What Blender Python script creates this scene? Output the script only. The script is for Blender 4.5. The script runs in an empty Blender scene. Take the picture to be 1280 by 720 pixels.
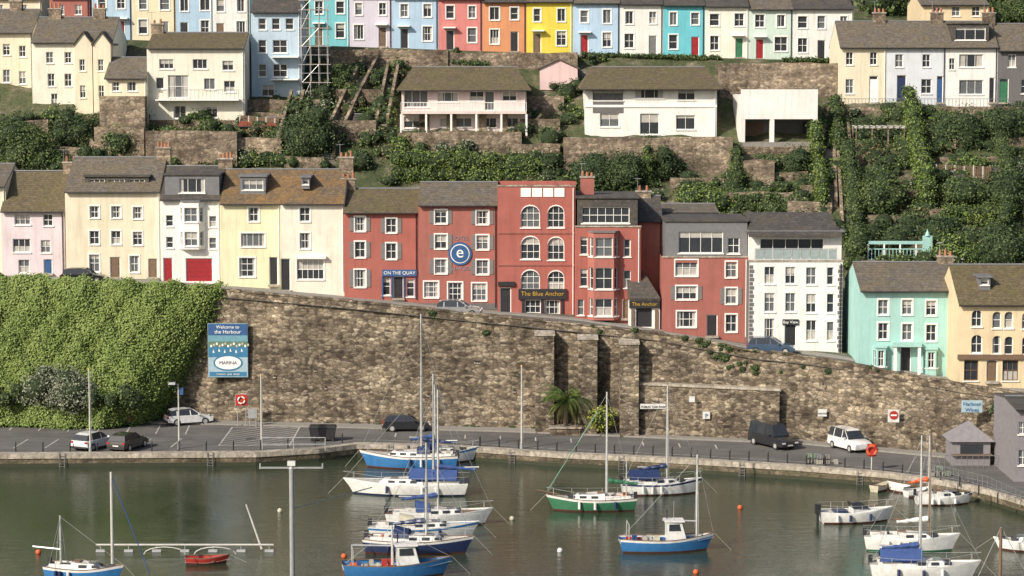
import bpy, math, random
import numpy as np
from mathutils import Vector, Matrix
rnd=random.Random(7); nr=np.random.RandomState(5)
F=3000.; CAMZ=34.; PITCH=math.atan(299/3000.); cp=math.cos(PITCH); sp=math.sin(PITCH)
QZ=1.0
def ray(px,py):
    u=360-py; return (px-640., F*cp+u*sp, -F*sp+u*cp)
def atD(px,py,D):
    r=ray(px,py); t=D/r[1]; return (r[0]*t,D,CAMZ+r[2]*t)
def atZ(px,py,z):
    r=ray(px,py); t=(z-CAMZ)/r[2]; return (r[0]*t,r[1]*t,z)
def S(r,g,b,k=0.85):
    f=lambda c:(c/255/12.92 if c/255<=0.04045 else ((c/255+0.055)/1.055)**2.4)*k
    return (f(r),f(g),f(b),1)
# ------------------------------------------------ tables
_wb=[atZ(a,b,QZ) for a,b in [(-300,520),(0,521),(270,527),(640,536),(850,545),(1000,551),(1180,568),(1300,580)]]
WX=[p[0] for p in _wb]; WY=[p[1] for p in _wb]
def W(x): return np.interp(x,WX,WY)
def tab(lst,off):
    xs=[];zs=[]
    for a,b in lst:
        x=(a-640)/F*208; 
        for _ in range(3):
            D=float(W(x))+off; x,_y,z=atD(a,b,D)
        xs.append(x);zs.append(z)
    return xs,zs
TX,TZ=tab([(-300,335),(0,349),(270,363),(430,377),(600,395),(820,417),(940,440),(1050,453),(1200,482),(1300,496)],0)
def wtop(x): return np.interp(x,TX,TZ)
HX,HZ=tab([(-300,330),(0,343),(200,350),(350,362),(430,371),(522,379),(622,388),(720,395),(825,412),(935,431),(1055,444),(1198,476),(1300,486)],6)
def hz(x): return np.interp(x,HX,HZ)
_r=[atD(a,b,268.) for a,b in [(-300,40),(0,45),(400,57),(720,68),(1040,76),(1300,92)]]
RX=[p[0] for p in _r]; RZ=[p[2] for p in _r]
def rz(x): return np.interp(x,RX,RZ)
_q=[atZ(a,b,QZ) for a,b in [(-600,570),(-100,569),(0,569),(320,567),(400,562),(450,556),(580,560),(700,568),(850,575),(1000,584),(1100,592),(1160,599),(1230,612),(1280,627),(1400,662)]]
QX=[p[0] for p in _q]; QY=[p[1] for p in _q]
def Q(x): return np.interp(x,QX,QY)
def h(x,y):
    x=np.asarray(x,float); y=np.asarray(y,float); w=W(x); t=y-w
    a=wtop(x)-0.6; b=hz(x); c=rz(x)
    z=a+(b-a)*np.clip(t/6,0,1)
    s=np.clip((y-(w+15))/(263-(w+15)),0,1)
    z=z+(c-b)*s
    z=z+np.clip(y-287,0,200)*0.3
    return z
def G(px,py):
    r=ray(px,py)
    for D in np.arange(198,420,0.25):
        t=D/r[1]; x=r[0]*t; z=CAMZ+r[2]*t
        if D>W(x)+5 and z<=h(x,D): return (x,float(D),float(h(x,D)))
    return (r[0]*300/r[1],300.,float(h(0,300)))
# ------------------------------------------------ materials
MATS={}
def newmat(name):
    m=bpy.data.materials.new(name); m.use_nodes=True; nt=m.node_tree
    return m,nt,nt.nodes['Principled BSDF']
def N(nt,t,**kw):
    n=nt.nodes.new(t)
    for k,v in kw.items(): setattr(n,k,v)
    return n
def posvec(nt,scale=(1,1,1)):
    g=N(nt,'ShaderNodeNewGeometry'); m=N(nt,'ShaderNodeMapping'); m.inputs['Scale'].default_value=scale
    nt.links.new(g.outputs['Position'],m.inputs['Vector']); return m.outputs['Vector']
def noise(nt,vec,scale,detail=4,rough=.55):
    n=N(nt,'ShaderNodeTexNoise'); n.inputs['Scale'].default_value=scale; n.inputs['Detail'].default_value=detail; n.inputs['Roughness'].default_value=rough
    nt.links.new(vec,n.inputs['Vector']); return n.outputs['Fac']
def ramp(nt,fac,stops):
    r=N(nt,'ShaderNodeValToRGB'); e=r.color_ramp.elements
    while len(e)<len(stops): e.new(0.5)
    for i,(p,c) in enumerate(stops):
        e[i].position=p; e[i].color=c if len(c)==4 else (*c,1)
    nt.links.new(fac,r.inputs['Fac']); return r.outputs['Color']
def mix(nt,fac,a,b,mode='MIX'):
    m=N(nt,'ShaderNodeMix'); m.data_type='RGBA'; m.blend_type=mode
    for inp,v in ((m.inputs[0],fac),(m.inputs[6],a),(m.inputs[7],b)):
        if hasattr(v,'is_linked'): nt.links.new(v,inp)
        else: inp.default_value=v
    return m.outputs[2]
def bump(nt,bsdf,fac,strength,dist=0.05):
    b=N(nt,'ShaderNodeBump'); b.inputs['Strength'].default_value=strength; b.inputs['Distance'].default_value=dist
    nt.links.new(fac,b.inputs['Height']); nt.links.new(b.outputs['Normal'],bsdf.inputs['Normal'])
def mul(c,k): return (c[0]*k,c[1]*k,c[2]*k,1)
def paint(name,col,rough=.75,var=.12,streak=True):
    """painted render / generic paint with weathering"""
    if name in MATS: return name
    m,nt,b=newmat(name)
    n1=noise(nt,posvec(nt),0.7,5); c=ramp(nt,n1,[(.3,mul(col,1-var)),(.65,mul(col,1.0))])
    if streak:
        n2=noise(nt,posvec(nt,(3,3,.25)),1.0,4); f=ramp(nt,n2,[(.5,(1,1,1)),(.8,(.8,.77,.73))])
        c=mix(nt,1.0,c,f,'MULTIPLY')
        n3=noise(nt,posvec(nt),9,3); f=ramp(nt,n3,[(.4,(1,1,1)),(.8,(.9,.89,.87))]); c=mix(nt,1.0,c,f,'MULTIPLY')
    nt.links.new(c,b.inputs['Base Color']); b.inputs['Roughness'].default_value=rough
    MATS[name]=m; return name
def plain(name,col,rough=.5,metal=0,coat=0):
    if name in MATS: return name
    m,nt,b=newmat(name)
    n1=noise(nt,posvec(nt),3,3); c=ramp(nt,n1,[(.3,mul(col,.82)),(.7,mul(col,1.05))])
    nt.links.new(c,b.inputs['Base Color']); b.inputs['Roughness'].default_value=rough; b.inputs['Metallic'].default_value=metal
    b.inputs['Coat Weight'].default_value=coat
    MATS[name]=m; return name
def stone(name,cols,scale=1.6,mortar=(.12,.11,.09),zs=1.7,green=0.0,mortw=.5,big=True):
    m,nt,b=newmat(name); 
    vv=posvec(nt,(1,1,zs)); 
    wn=N(nt,'ShaderNodeTexNoise'); wn.inputs['Scale'].default_value=.8; nt.links.new(vv,wn.inputs['Vector'])
    va=N(nt,'ShaderNodeVectorMath',operation='MULTIPLY_ADD'); va.inputs[1].default_value=(.5,.5,.5); nt.links.new(wn.outputs['Color'],va.inputs[0]); nt.links.new(vv,va.inputs[2]); v=va.outputs[0]
    vo=N(nt,'ShaderNodeTexVoronoi'); vo.inputs['Scale'].default_value=scale; nt.links.new(v,vo.inputs['Vector'])
    ve=N(nt,'ShaderNodeTexVoronoi',feature='DISTANCE_TO_EDGE'); ve.inputs['Scale'].default_value=scale; nt.links.new(v,ve.inputs['Vector'])
    sx=N(nt,'ShaderNodeSeparateColor'); nt.links.new(vo.outputs['Color'],sx.inputs[0])
    c=ramp(nt,sx.outputs[0],[(.12+.76*i/(len(cols)-1),cc) for i,cc in enumerate(cols)])
    e=ramp(nt,ve.outputs['Distance'],[(.02,(mortw,)*3),(.12,(0,0,0))])
    c=mix(nt,e,c,(*mortar,1))
    if big:
        n1=noise(nt,posvec(nt,(1,1,.9)),0.2,8,.74); f=ramp(nt,n1,[(.36,(.48,.46,.45)),(.46,(.8,.78,.76)),(.56,(1.05,1.03,1.0)),(.66,(1.4,1.36,1.28))]); c=mix(nt,1.0,c,f,'MULTIPLY')
        n2=noise(nt,posvec(nt,(1.4,1.4,.22)),.8,7,.7); f=ramp(nt,n2,[(.42,(1.05,1.04,1.02)),(.6,(.76,.74,.71)),(.72,(.5,.48,.45))]); c=mix(nt,1.0,c,f,'MULTIPLY')
        n5=noise(nt,posvec(nt,(.25,.25,2.6)),.6,5,.6); f=ramp(nt,n5,[(.4,(.78,.76,.75)),(.6,(1.16,1.14,1.1))]); c=mix(nt,1.0,c,f,'MULTIPLY')
    n3=noise(nt,posvec(nt),2.4,7,.8); f=ramp(nt,n3,[(.35,(.6,.59,.57)),(.66,(1.36,1.33,1.27))]); c=mix(nt,1.0,c,f,'MULTIPLY')
    if green>0:
        n4=noise(nt,posvec(nt),.45,7,.78); f=ramp(nt,n4,[(1-green-.08,(0,0,0)),(1-green+.1,(.75,.75,.75))])
        c=mix(nt,f,c,(.065,.072,.035,1))
    nt.links.new(c,b.inputs['Base Color']); b.inputs['Roughness'].default_value=.92; b.inputs['Specular IOR Level'].default_value=.25
    bump(nt,b,ve.outputs['Distance'],.7,.1)
    MATS[name]=m; return name
def roofm(name,c1,c2,moss,mossamt=.5,soft=.12):
    m,nt,b=newmat(name)
    v=posvec(nt)
    cx=N(nt,'ShaderNodeSeparateXYZ'); nt.links.new(v,cx.inputs[0]); cb=N(nt,'ShaderNodeCombineXYZ'); nt.links.new(cx.outputs[0],cb.inputs[0]); nt.links.new(cx.outputs[2],cb.inputs[1])
    br=N(nt,'ShaderNodeTexBrick'); nt.links.new(cb.outputs[0],br.inputs['Vector']); br.inputs['Scale'].default_value=1
    br.inputs['Brick Width'].default_value=.36; br.inputs['Row Height'].default_value=.17; br.inputs['Mortar Size'].default_value=.015
    br.inputs['Color1'].default_value=c1; br.inputs['Color2'].default_value=c2; br.inputs['Mortar'].default_value=mul(c1,.55); br.inputs['Bias'].default_value=0
    c=br.outputs['Color']
    n1=noise(nt,v,.55,8,.75); f=ramp(nt,n1,[(.68-mossamt*.25-soft,(0,0,0)),(.72-mossamt*.25+soft,(.9,.9,.9))]); c=mix(nt,f,c,moss)
    n2=noise(nt,v,3.5,6,.8); f=ramp(nt,n2,[(.34,(.5,.5,.5)),(.68,(1.42,1.38,1.3))]); c=mix(nt,1.0,c,f,'MULTIPLY')
    nt.links.new(c,b.inputs['Base Color']); b.inputs['Roughness'].default_value=.8
    bump(nt,b,br.outputs['Fac'],-.4,.03)
    MATS[name]=m; return name
def leafm(name,dark,mid,light,trans=0):
    m,nt,b=newmat(name)
    g=N(nt,'ShaderNodeNewGeometry'); n1=noise(nt,posvec(nt),.55,5,.65)
    ad=N(nt,'ShaderNodeMath',operation='ADD'); s1=N(nt,'ShaderNodeMath',operation='MULTIPLY'); s1.inputs[1].default_value=.5
    nt.links.new(g.outputs['Random Per Island'],s1.inputs[0]); nt.links.new(s1.outputs[0],ad.inputs[0])
    s2=N(nt,'ShaderNodeMath',operation='MULTIPLY_ADD'); s2.inputs[1].default_value=1.7; s2.inputs[2].default_value=-.6; nt.links.new(n1,s2.inputs[0]); nt.links.new(s2.outputs[0],ad.inputs[1])
    c=ramp(nt,ad.outputs[0],[(.1,dark),(.45,mid),(.95,light)])
    nt.links.new(c,b.inputs['Base Color']); b.inputs['Roughness'].default_value=.6; b.inputs['Specular IOR Level'].default_value=.3
    MATS[name]=m; return name
paint('white_paint',(.8,.79,.76,1)); paint('white_trim',(.82,.81,.78,1),.5,.06,False)
plain('glass_dark',(.035,.04,.048,1),.08); plain('glass_mid',(.12,.13,.14,1),.12); plain('curtain',(.45,.43,.39,1),.3)
plain('black',(.025,.025,.028,1),.5); plain('grey_metal',(.34,.35,.35,1),.5,.2); plain('pole_white',(.5,.49,.45,1),.5)
paint('hotel_red',(.36,.125,.1,1),var=.16); paint('hotel_red2',(.385,.118,.093,1),var=.16); paint('hotel_red3',(.39,.14,.112,1)); paint('grey_render',S(118,116,116,.8)); plain('shutter',S(132,130,128,.8),.6)
plain('gold',S(200,160,70),.4); plain('blue_sign',S(56,96,146),.5); plain('red_paint',S(180,54,46),.5); plain('orange',S(226,104,56),.6); plain('faded_letter',S(150,138,152),.7)
plain('timber',(.17,.11,.07,1),.7); plain('blue_canvas',S(60,85,140),.85); plain('blue_bright',S(60,124,182),.4,coat=.15)
plain('gel_white',(.74,.74,.71,1),.35,coat=.2); plain('green_hull',S(62,124,90),.45,coat=.1); plain('navy',S(44,58,96),.4,coat=.2)
plain('antifoul',S(90,48,42),.8); plain('deck',(.5,.48,.43,1),.7); plain('rope',(.42,.4,.35,1),.9); plain('alu',(.62,.62,.6,1),.4,.5)
plain('rubber',(.025,.025,.025,1),.8); plain('lamp_red',(.35,.02,.02,1),.3); plain('lamp_white',(.7,.7,.7,1),.2)
roofm('slate',S(122,116,108,.8),S(104,97,90,.8),S(118,106,78,.8),.5)
roofm('slate_dark',S(92,88,86,.8),S(76,73,72,.8),S(106,98,80,.8),.3)
roofm('slate_lichen',S(124,108,88,.8),S(104,90,74,.8),S(166,126,66,.75),.45,.16)
roofm('slate_moss',S(118,104,84,.8),S(98,88,72,.8),S(108,102,62,.75),.6,.16)
plain('lead',(.17,.17,.175,1),.6)
stone('harbour_stone',[(.1,.085,.07),(.2,.175,.145),(.3,.265,.215),(.15,.13,.105),(.27,.235,.19),(.36,.33,.28)],2.0,(.1,.088,.074),green=.33,mortw=.8,zs=2.0)
stone('garden_stone',[(.2,.17,.14),(.34,.29,.24),(.26,.22,.185),(.42,.37,.31)],2.2,(.17,.145,.12),green=.38,mortw=.7)
stone('coping_stone',[(.36,.33,.28),(.43,.39,.34),(.31,.28,.24),(.41,.37,.32)],1.2,(.2,.18,.15),zs=.6,big=False)
stone('quay_stone',[(.17,.145,.115),(.23,.2,.155),(.14,.12,.1)],1.8,(.08,.075,.06),green=.45)
leafm('leaf_bright',(.05,.085,.02,1),(.12,.18,.04,1),(.22,.28,.075,1))
leafm('leaf_mid',(.03,.055,.018,1),(.075,.115,.034,1),(.15,.19,.065,1))
leafm('leaf_dark',(.02,.038,.014,1),(.045,.075,.028,1),(.095,.125,.045,1))
leafm('leaf_grey',(.09,.11,.07,1),(.19,.21,.14,1),(.36,.36,.27,1))
leafm('leaf_lime',(.1,.13,.02,1),(.25,.28,.04,1),(.4,.4,.08,1))
leafm('leaf_dry',(.08,.06,.03,1),(.17,.13,.07,1),(.28,.22,.12,1))
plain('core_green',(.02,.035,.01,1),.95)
plain('bark',(.14,.11,.08,1),.9)
# ------------------------------------------------ builder
class Ob:
    def __init__(s,name,loc=(0,0,0),yaw=0.):
        s.name=name; s.M=Matrix.Translation(loc)@Matrix.Rotation(yaw,4,'Z'); s.P={}; s.smooth=set(); s.extra=[]
    def part(s,p):
        if p not in s.P: s.P[p]=[[],[],[],[]]
        return s.P[p]
    def poly(s,p,mat,pts):
        v,f,mi,ms=s.part(p)
        if mat not in ms: ms.append(mat)
        n=len(v); v.extend([tuple(q) for q in pts]); f.append(tuple(range(n,n+len(pts)))); mi.append(ms.index(mat))
    def hexa(s,p,mat,c):
        for q in ((0,1,2,3),(7,6,5,4),(0,4,5,1),(1,5,6,2),(2,6,7,3),(3,7,4,0)): s.poly(p,mat,[c[i] for i in q])
    def box(s,p,mat,x0,x1,y0,y1,z0,z1):
        s.hexa(p,mat,[(x0,y0,z0),(x1,y0,z0),(x1,y1,z0),(x0,y1,z0),(x0,y0,z1),(x1,y0,z1),(x1,y1,z1),(x0,y1,z1)])
    def cyl(s,p,mat,a,b,r0,r1=None,n=8,caps=True):
        r1=r0 if r1 is None else r1
        a=Vector(a); b=Vector(b); d=(b-a).normalized(); u=d.cross(Vector((0,0,1)));
        if u.length<.01: u=Vector((1,0,0))
        u.normalize(); w=d.cross(u)
        A=[a+(u*math.cos(t)+w*math.sin(t))*r0 for t in [2*math.pi*i/n for i in range(n)]]
        B=[b+(u*math.cos(t)+w*math.sin(t))*r1 for t in [2*math.pi*i/n for i in range(n)]]
        for i in range(n): s.poly(p,mat,[A[i],A[(i+1)%n],B[(i+1)%n],B[i]])
        if caps: s.poly(p,mat,A[::-1]); s.poly(p,mat,B)
    def text(s,txt,loc,size,mat,align='CENTER'):
        s.extra.append((txt,loc,size,mat,align))
    def done(s):
        root=None; single=len(s.P)==1 and not s.extra
        if not single:
            root=bpy.data.objects.new(s.name,None); bpy.context.collection.objects.link(root); root.matrix_world=s.M; root.empty_display_size=.5
        for p,(v,f,mi,ms) in s.P.items():
            me=bpy.data.meshes.new(s.name if single else p); me.from_pydata(v,[],f)
            for m in ms: me.materials.append(MATS[m])
            me.polygons.foreach_set('material_index',mi)
            if p in s.smooth:
                import bmesh
                bm=bmesh.new(); bm.from_mesh(me); bmesh.ops.remove_doubles(bm,verts=bm.verts,dist=.002); bmesh.ops.recalc_face_normals(bm,faces=bm.faces); bm.to_mesh(me); bm.free()
                me.polygons.foreach_set('use_smooth',[True]*len(me.polygons)); me.set_sharp_from_angle(angle=math.radians(40))
            me.update()
            o=bpy.data.objects.new(s.name if single else p,me); bpy.context.collection.objects.link(o)
            if root: o.parent=root
            else: o.matrix_world=s.M; root=o
        for t,loc,size,mat,al in s.extra:
            cu=bpy.data.curves.new('lettering','FONT'); cu.body=t; cu.size=size; cu.align_x=al; cu.align_y='CENTER'; cu.extrude=.01
            cu.materials.append(MATS[mat]); o=bpy.data.objects.new('lettering',cu); bpy.context.collection.objects.link(o); o.parent=root; o.location=loc; o.rotation_euler=(math.pi/2,0,0)
        return root
def facade(ob,org,u,w,z0,z1,ops,mat,part='walls'):
    org=Vector(org); u=Vector(u).normalized(); n=Vector((-u.y,u.x,0))
    mp=lambda a,z,d: tuple(org+u*a+n*d+Vector((0,0,z)))
    xs=sorted(set([0,w]+[max(0,min(w,o[i])) for o in ops for i in (0,1)])); zs=sorted(set([z0,z1]+[max(z0,min(z1,o[i])) for o in ops for i in (2,3)]))
    for i in range(len(xs)-1):
        for j in range(len(zs)-1):
            cx=(xs[i]+xs[i+1])/2; cz=(zs[j]+zs[j+1])/2
            if xs[i+1]-xs[i]<1e-5 or zs[j+1]-zs[j]<1e-5: continue
            if any(o[0]<cx<o[1] and o[2]<cz<o[3] for o in ops): continue
            ob.poly(part,mat,[mp(xs[i],zs[j],0),mp(xs[i+1],zs[j],0),mp(xs[i+1],zs[j+1],0),mp(xs[i],zs[j+1],0)])
    for o in ops: opening(ob,mp,o,mat)
def fb(ob,mp,p,m,u0,u1,v0,v1,d0,d1):
    ob.hexa(p,m,[mp(u0,v0,d0),mp(u1,v0,d0),mp(u1,v0,d1),mp(u0,v0,d1),mp(u0,v1,d0),mp(u1,v1,d0),mp(u1,v1,d1),mp(u0,v1,d1)])
def opening(ob,mp,o,mat):
    u0,u1,v0,v1=o[:4]; st=o[4] if len(o)>4 else (2,2); opt=o[5] if len(o)>5 else {}
    R=opt.get('rec',.18); w=u1-u0; hh=v1-v0; fr=opt.get('fr','white_trim'); rv=opt.get('reveal',mat)
    for q in ([mp(u0,v0,0),mp(u0,v0,R),mp(u0,v1,R),mp(u0,v1,0)],[mp(u1,v0,0),mp(u1,v0,R),mp(u1,v1,R),mp(u1,v1,0)],
              [mp(u0,v0,0),mp(u1,v0,0),mp(u1,v0,R),mp(u0,v0,R)],[mp(u0,v1,0),mp(u1,v1,0),mp(u1,v1,R),mp(u0,v1,R)]):
        ob.poly('walls',rv,q)
    if 'arch' in opt:
        a=w*opt['arch']; K=8; c=(u0+u1)/2
        for k in range(K):
            ta=math.pi*k/K; tb=math.pi*(k+1)/K
            A=(c-math.cos(ta)*w/2,v1-a+math.sin(ta)*a); B=(c-math.cos(tb)*w/2,v1-a+math.sin(tb)*a)
            ob.hexa('walls',mat,[mp(A[0],A[1],.001),mp(B[0],B[1],.001),mp(B[0],B[1],R-.02),mp(A[0],A[1],R-.02),mp(A[0],v1,.001),mp(B[0],v1,.001),mp(B[0],v1,R-.02),mp(A[0],v1,R-.02)])
            if opt.get('hood'): ob.hexa('trim','white_trim',[mp(A[0],A[1]+.02,-.05),mp(B[0],B[1]+.02,-.05),mp(B[0],B[1]+.02,-.001),mp(A[0],A[1]+.02,-.001),mp(A[0],A[1]+.12,-.05),mp(B[0],B[1]+.12,-.05),mp(B[0],B[1]+.12,-.001),mp(A[0],A[1]+.12,-.001)])
    if st=='door' or st=='garage':
        dm=opt.get('dm','black'); fb(ob,mp,'door',dm,u0+.08,u1-.08,v0,v1-.35 if (st=='door' and hh>2.2) else v1-.08,R-.06,R-.01)
        fb(ob,mp,'windows',fr,u0,u0+.08,v0,v1,R-.08,R); fb(ob,mp,'windows',fr,u1-.08,u1,v0,v1,R-.08,R); fb(ob,mp,'windows',fr,u0+.08,u1-.08,v1-.08,v1,R-.08,R)
        ob.poly('windows','glass_dark',[mp(u0,v0,R),mp(u1,v0,R),mp(u1,v1,R),mp(u0,v1,R)])
        if st=='door':
            for k in (0,1): fb(ob,mp,'door',dm,u0+.2,u1-.2,v0+.2+k*.95,v0+.9+k*.8,R-.085,R-.06)
        else:
            for k in range(1,5): fb(ob,mp,'door','black',u0+.08,u1-.08,v0+hh*k/5-.012,v0+hh*k/5+.012,R-.065,R-.06)
        if st=='door': fb(ob,mp,'trim','coping_stone',u0-.1,u1+.1,v0-.18,v0-.002,-.3,-.001)
        return
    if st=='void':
        ob.poly('windows','black',[mp(u0,v0,R),mp(u1,v0,R),mp(u1,v1,R),mp(u0,v1,R)]); return  # black sheet stands in for the shaded interior, not glazing
    nv,nh=st; t=min(.07,w*.09)
    r=rnd.random(); gm='glass_dark' if rnd.random()<.65 else 'glass_mid'
    def pane(a,b,c,d,m,dd=0): ob.poly('windows',m,[mp(a,c,R-dd),mp(b,c,R-dd),mp(b,d,R-dd),mp(a,d,R-dd)])
    pane(u0,u1,v0,v1,gm)
    if r<.25: pane(u0,u1,v1-hh*rnd.uniform(.2,.55),v1,'curtain',.006)
    elif r<.5:
        k=rnd.uniform(.12,.28); pane(u0,u0+w*k,v0,v1,'curtain',.006)
        if rnd.random()<.7: pane(u1-w*k,u1,v0,v1,'curtain',.006)
    elif r<.6: pane(u0,u1,v0,v0+hh*.45,'curtain',.006)
    fb(ob,mp,'windows',fr,u0,u0+t,v0,v1,R-.07,R-.01); fb(ob,mp,'windows',fr,u1-t,u1,v0,v1,R-.07,R-.01)
    fb(ob,mp,'windows',fr,u0+t,u1-t,v0,v0+t,R-.07,R-.01); fb(ob,mp,'windows',fr,u0+t,u1-t,v1-t,v1,R-.07,R-.01)
    for k in range(1,nv): 
        c=u0+w*k/nv; fb(ob,mp,'windows',fr,c-.022,c+.022,v0+t,v1-t,R-.06,R-.01)
    for k in range(1,nh):
        c=v0+hh*k/nh; fb(ob,mp,'windows',fr,u0+t,u1-t,c-.025,c+.025,R-.065,R-.012)
    fb(ob,mp,'trim',opt.get('sill','white_trim'),u0-.08,u1+.08,v0-.1,v0-.003,-.09,-.001)
    if opt.get('sur'):
        m=opt['sur']; s=.1
        fb(ob,mp,'trim',m,u0-s,u0-.002,v0,v1,-.035,-.001); fb(ob,mp,'trim',m,u1+.002,u1+s,v0,v1,-.035,-.001); fb(ob,mp,'trim',m,u0-s,u1+s,v1+.002,v1+.12,-.045,-.001)
    if opt.get('shut'):
        sw=.36
        for a in (u0-sw-.1,u1+.1):
            fb(ob,mp,'shutters',opt['shut'],a,a+sw,v0,v1,-.05,-.001)
            for k in range(8):
                z=v0+hh*(k+.3)/8; fb(ob,mp,'shutters','lead',a+.05,a+sw-.05,z,z+.03,-.056,-.051)
plain('pot_clay',S(176,120,92),.9)
def aerial(ob,x,y,z):
    ob.cyl('aerial','grey_metal',(x,y,z),(x,y,z+1.3),.02,n=4); a=rnd.uniform(0,3.1); dx,dy=math.cos(a),math.sin(a)
    ob.cyl('aerial','grey_metal',(x-.5*dx,y-.5*dy,z+1.25),(x+.5*dx,y+.5*dy,z+1.25),.015,n=4)
    for k in range(4):
        t=-.45+.3*k; ob.cyl('aerial','grey_metal',(x+t*dx-.22*dy,y+t*dy+.22*dx,z+1.25),(x+t*dx+.22*dy,y+t*dy-.22*dx,z+1.25),.012,n=4)
def chimney(ob,x,y,z0,z1,w=1.3,d=.7,mat='garden_stone',pots=3):
    ob.box('chimney',mat,x-w/2,x+w/2,y-d/2,y+d/2,z0,z1); ob.box('chimney','coping_stone',x-w/2-.08,x+w/2+.08,y-d/2-.08,y+d/2+.08,z1,z1+.14)
    for k in range(pots):
        px=x-w/2+w*(k+.5)/pots; ob.cyl('chimney','pot_clay',(px,y,z1+.14),(px,y,z1+rnd.uniform(.45,.7)),.13,.1)
    if rnd.random()<.7: aerial(ob,x-w/2+.1,y-.3,z1)
def gable_roof(ob,w,ze,zr,depth,mat,ov=.35,lo=0.,part='roof',hip=0.):
    t=.14; m=depth/2; y1=depth; sl=(zr-ze)/(depth/2); zo=ze-sl*ov
    a=-lo; b=w+lo
    ob.hexa(part,mat,[(a,-ov,zo),(b,-ov,zo),(b-hip,m,zr),(a+hip,m,zr),(a,-ov,zo+t),(b,-ov,zo+t),(b-hip,m,zr+t),(a+hip,m,zr+t)])
    ob.hexa(part,mat,[(a,y1+ov,zo),(b,y1+ov,zo),(b-hip,m,zr),(a+hip,m,zr),(a,y1+ov,zo+t),(b,y1+ov,zo+t),(b-hip,m,zr+t+.001),(a+hip,m,zr+t+.001)])
    if hip>0:
        for c,d in ((a,a+hip),(b,b-hip)): ob.poly(part,mat,[(c,-ov,zo+t),(d,m,zr+t),(c,y1+ov,zo+t)])
    ob.cyl(part,'lead',(a+hip,m,zr+t+.03),(b-hip,m,zr+t+.03),.1,n=6)
    ob.cyl('gutter','black',(a,-ov-.05,zo+.03),(b,-ov-.05,zo+.03),.065,n=6)
def house(name,x0,x1,ye,yb,D,mat,ops,roofpy=None,roofmat='slate',depth=9.,found=1.6,sidemat=None,hip=0.,ov=.35,chim=(),lo=0.,pipes=True):
    ym=(ye+yb)/2; xl=atD(x0,ym,D)[0]+.006; xr=atD(x1,ym,D)[0]-.006; zb=atD(640,yb,D)[2]; w=xr-xl
    ob=Ob(name,(xl,D,zb)); ob.D=D
    ob.lx=lambda px,py:atD(px,py,D)[0]-xl
    ob.lz=lambda py,dd=0:atD(640,py,D+dd)[2]-zb
    ze=ob.lz(ye); ob.w=w; ob.ze=ze
    oo=[]
    for o in ops:
        cx,cy,ww,h2=o[:4]; k=D/F
        u=ob.lx(cx,cy); v=ob.lz(cy); a=[u-ww*k/2,u+ww*k/2,v-h2*k/2,v+h2*k/2]
        if len(o)>4 and o[4] in('door','garage') and abs(a[2])<1.3 : a[2]=.1
        oo.append(tuple(a)+tuple(o[4:]))
    facade(ob,(0,0,0),(1,0,0),w,-found,ze,oo,mat)
    sm=sidemat or mat
    if roofpy is not None:
        zr=ob.lz(roofpy,depth/2)-.14
        zr=max(zr,ze+.3)
        ob.zr=zr
        for x in (0,w):
            ob.poly('walls',sm,[(x,0,-found),(x,depth,-found),(x,depth,ze),(x,depth/2,zr) if hip==0 else (x,depth/2,ze),(x,0,ze)])
        gable_roof(ob,w,ze,zr,depth,roofmat,ov=ov,hip=hip,lo=lo)
    else:
        for x in (0,w): ob.poly('walls',sm,[(x,0,-found),(x,depth,-found),(x,depth,ze),(x,0,ze)])
        ob.poly('roof','lead',[(0,.3,ze-.4),(w,.3,ze-.4),(w,depth,ze-.4),(0,depth,ze-.4)])
        ob.box('walls',mat,.001,w-.001,.002,.3,ze-.45,ze-.001); ob.box('trim','coping_stone',-.05,w+.05,-.08,.36,ze,ze+.12); ob.zr=ze
    ob.poly('walls',sm,[(0,depth,-found),(w,depth,-found),(w,depth,ze),(0,depth,ze)])
    if pipes: 
        ob.cyl('gutter','black' if rnd.random()<.5 else 'white_trim',(w-.18,-.08,0),(w-.18,-.08,ze-.15),.045,n=6)
        if found<3: ob.box('plinth','grey_render' if rnd.random()<.5 else mat,.01,w-.01,-.03,-.001,-.4,.35) if not any(len(o)>4 and o[4] in('door','garage') for o in oo) else None
    for cxp,zt,pots in chim:
        chimney(ob,cxp*w,depth/2,ze,ob.zr+zt,pots=pots)
    return ob
def dormer(ob,px0,px1,pyt,pyb,ops,mat='lead',off=1.2,roofm_='lead',oh=.15,back=4.):
    D=ob.D+off; k=D/F; xl=ob.M.translation.x; zb=ob.M.translation.z; pm=(pyt+pyb)/2
    a=atD(px0,pm,D)[0]-xl; b=atD(px1,pm,D)[0]-xl; z0=atD(640,pyb,D)[2]-zb; z1=atD(640,pyt,D)[2]-zb
    oo=[]
    for o in ops:
        u=atD(o[0],o[1],D)[0]-xl-a; v=atD(640,o[1],D)[2]-zb; oo.append((u-o[2]*k/2,u+o[2]*k/2,v-o[3]*k/2,v+o[3]*k/2)+tuple(o[4:]))
    facade(ob,(a,off,0),(1,0,0),b-a,z0-.3,z1,oo,mat)
    for x in (a,b): ob.poly('dormer',mat,[(x,off,z0-.3),(x,off+back,z0-.3),(x,off+back,z1),(x,off,z1)])
    ob.box('dormer',roofm_,a-oh,b+oh,off-oh,off+back,z1,z1+.15)
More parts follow.
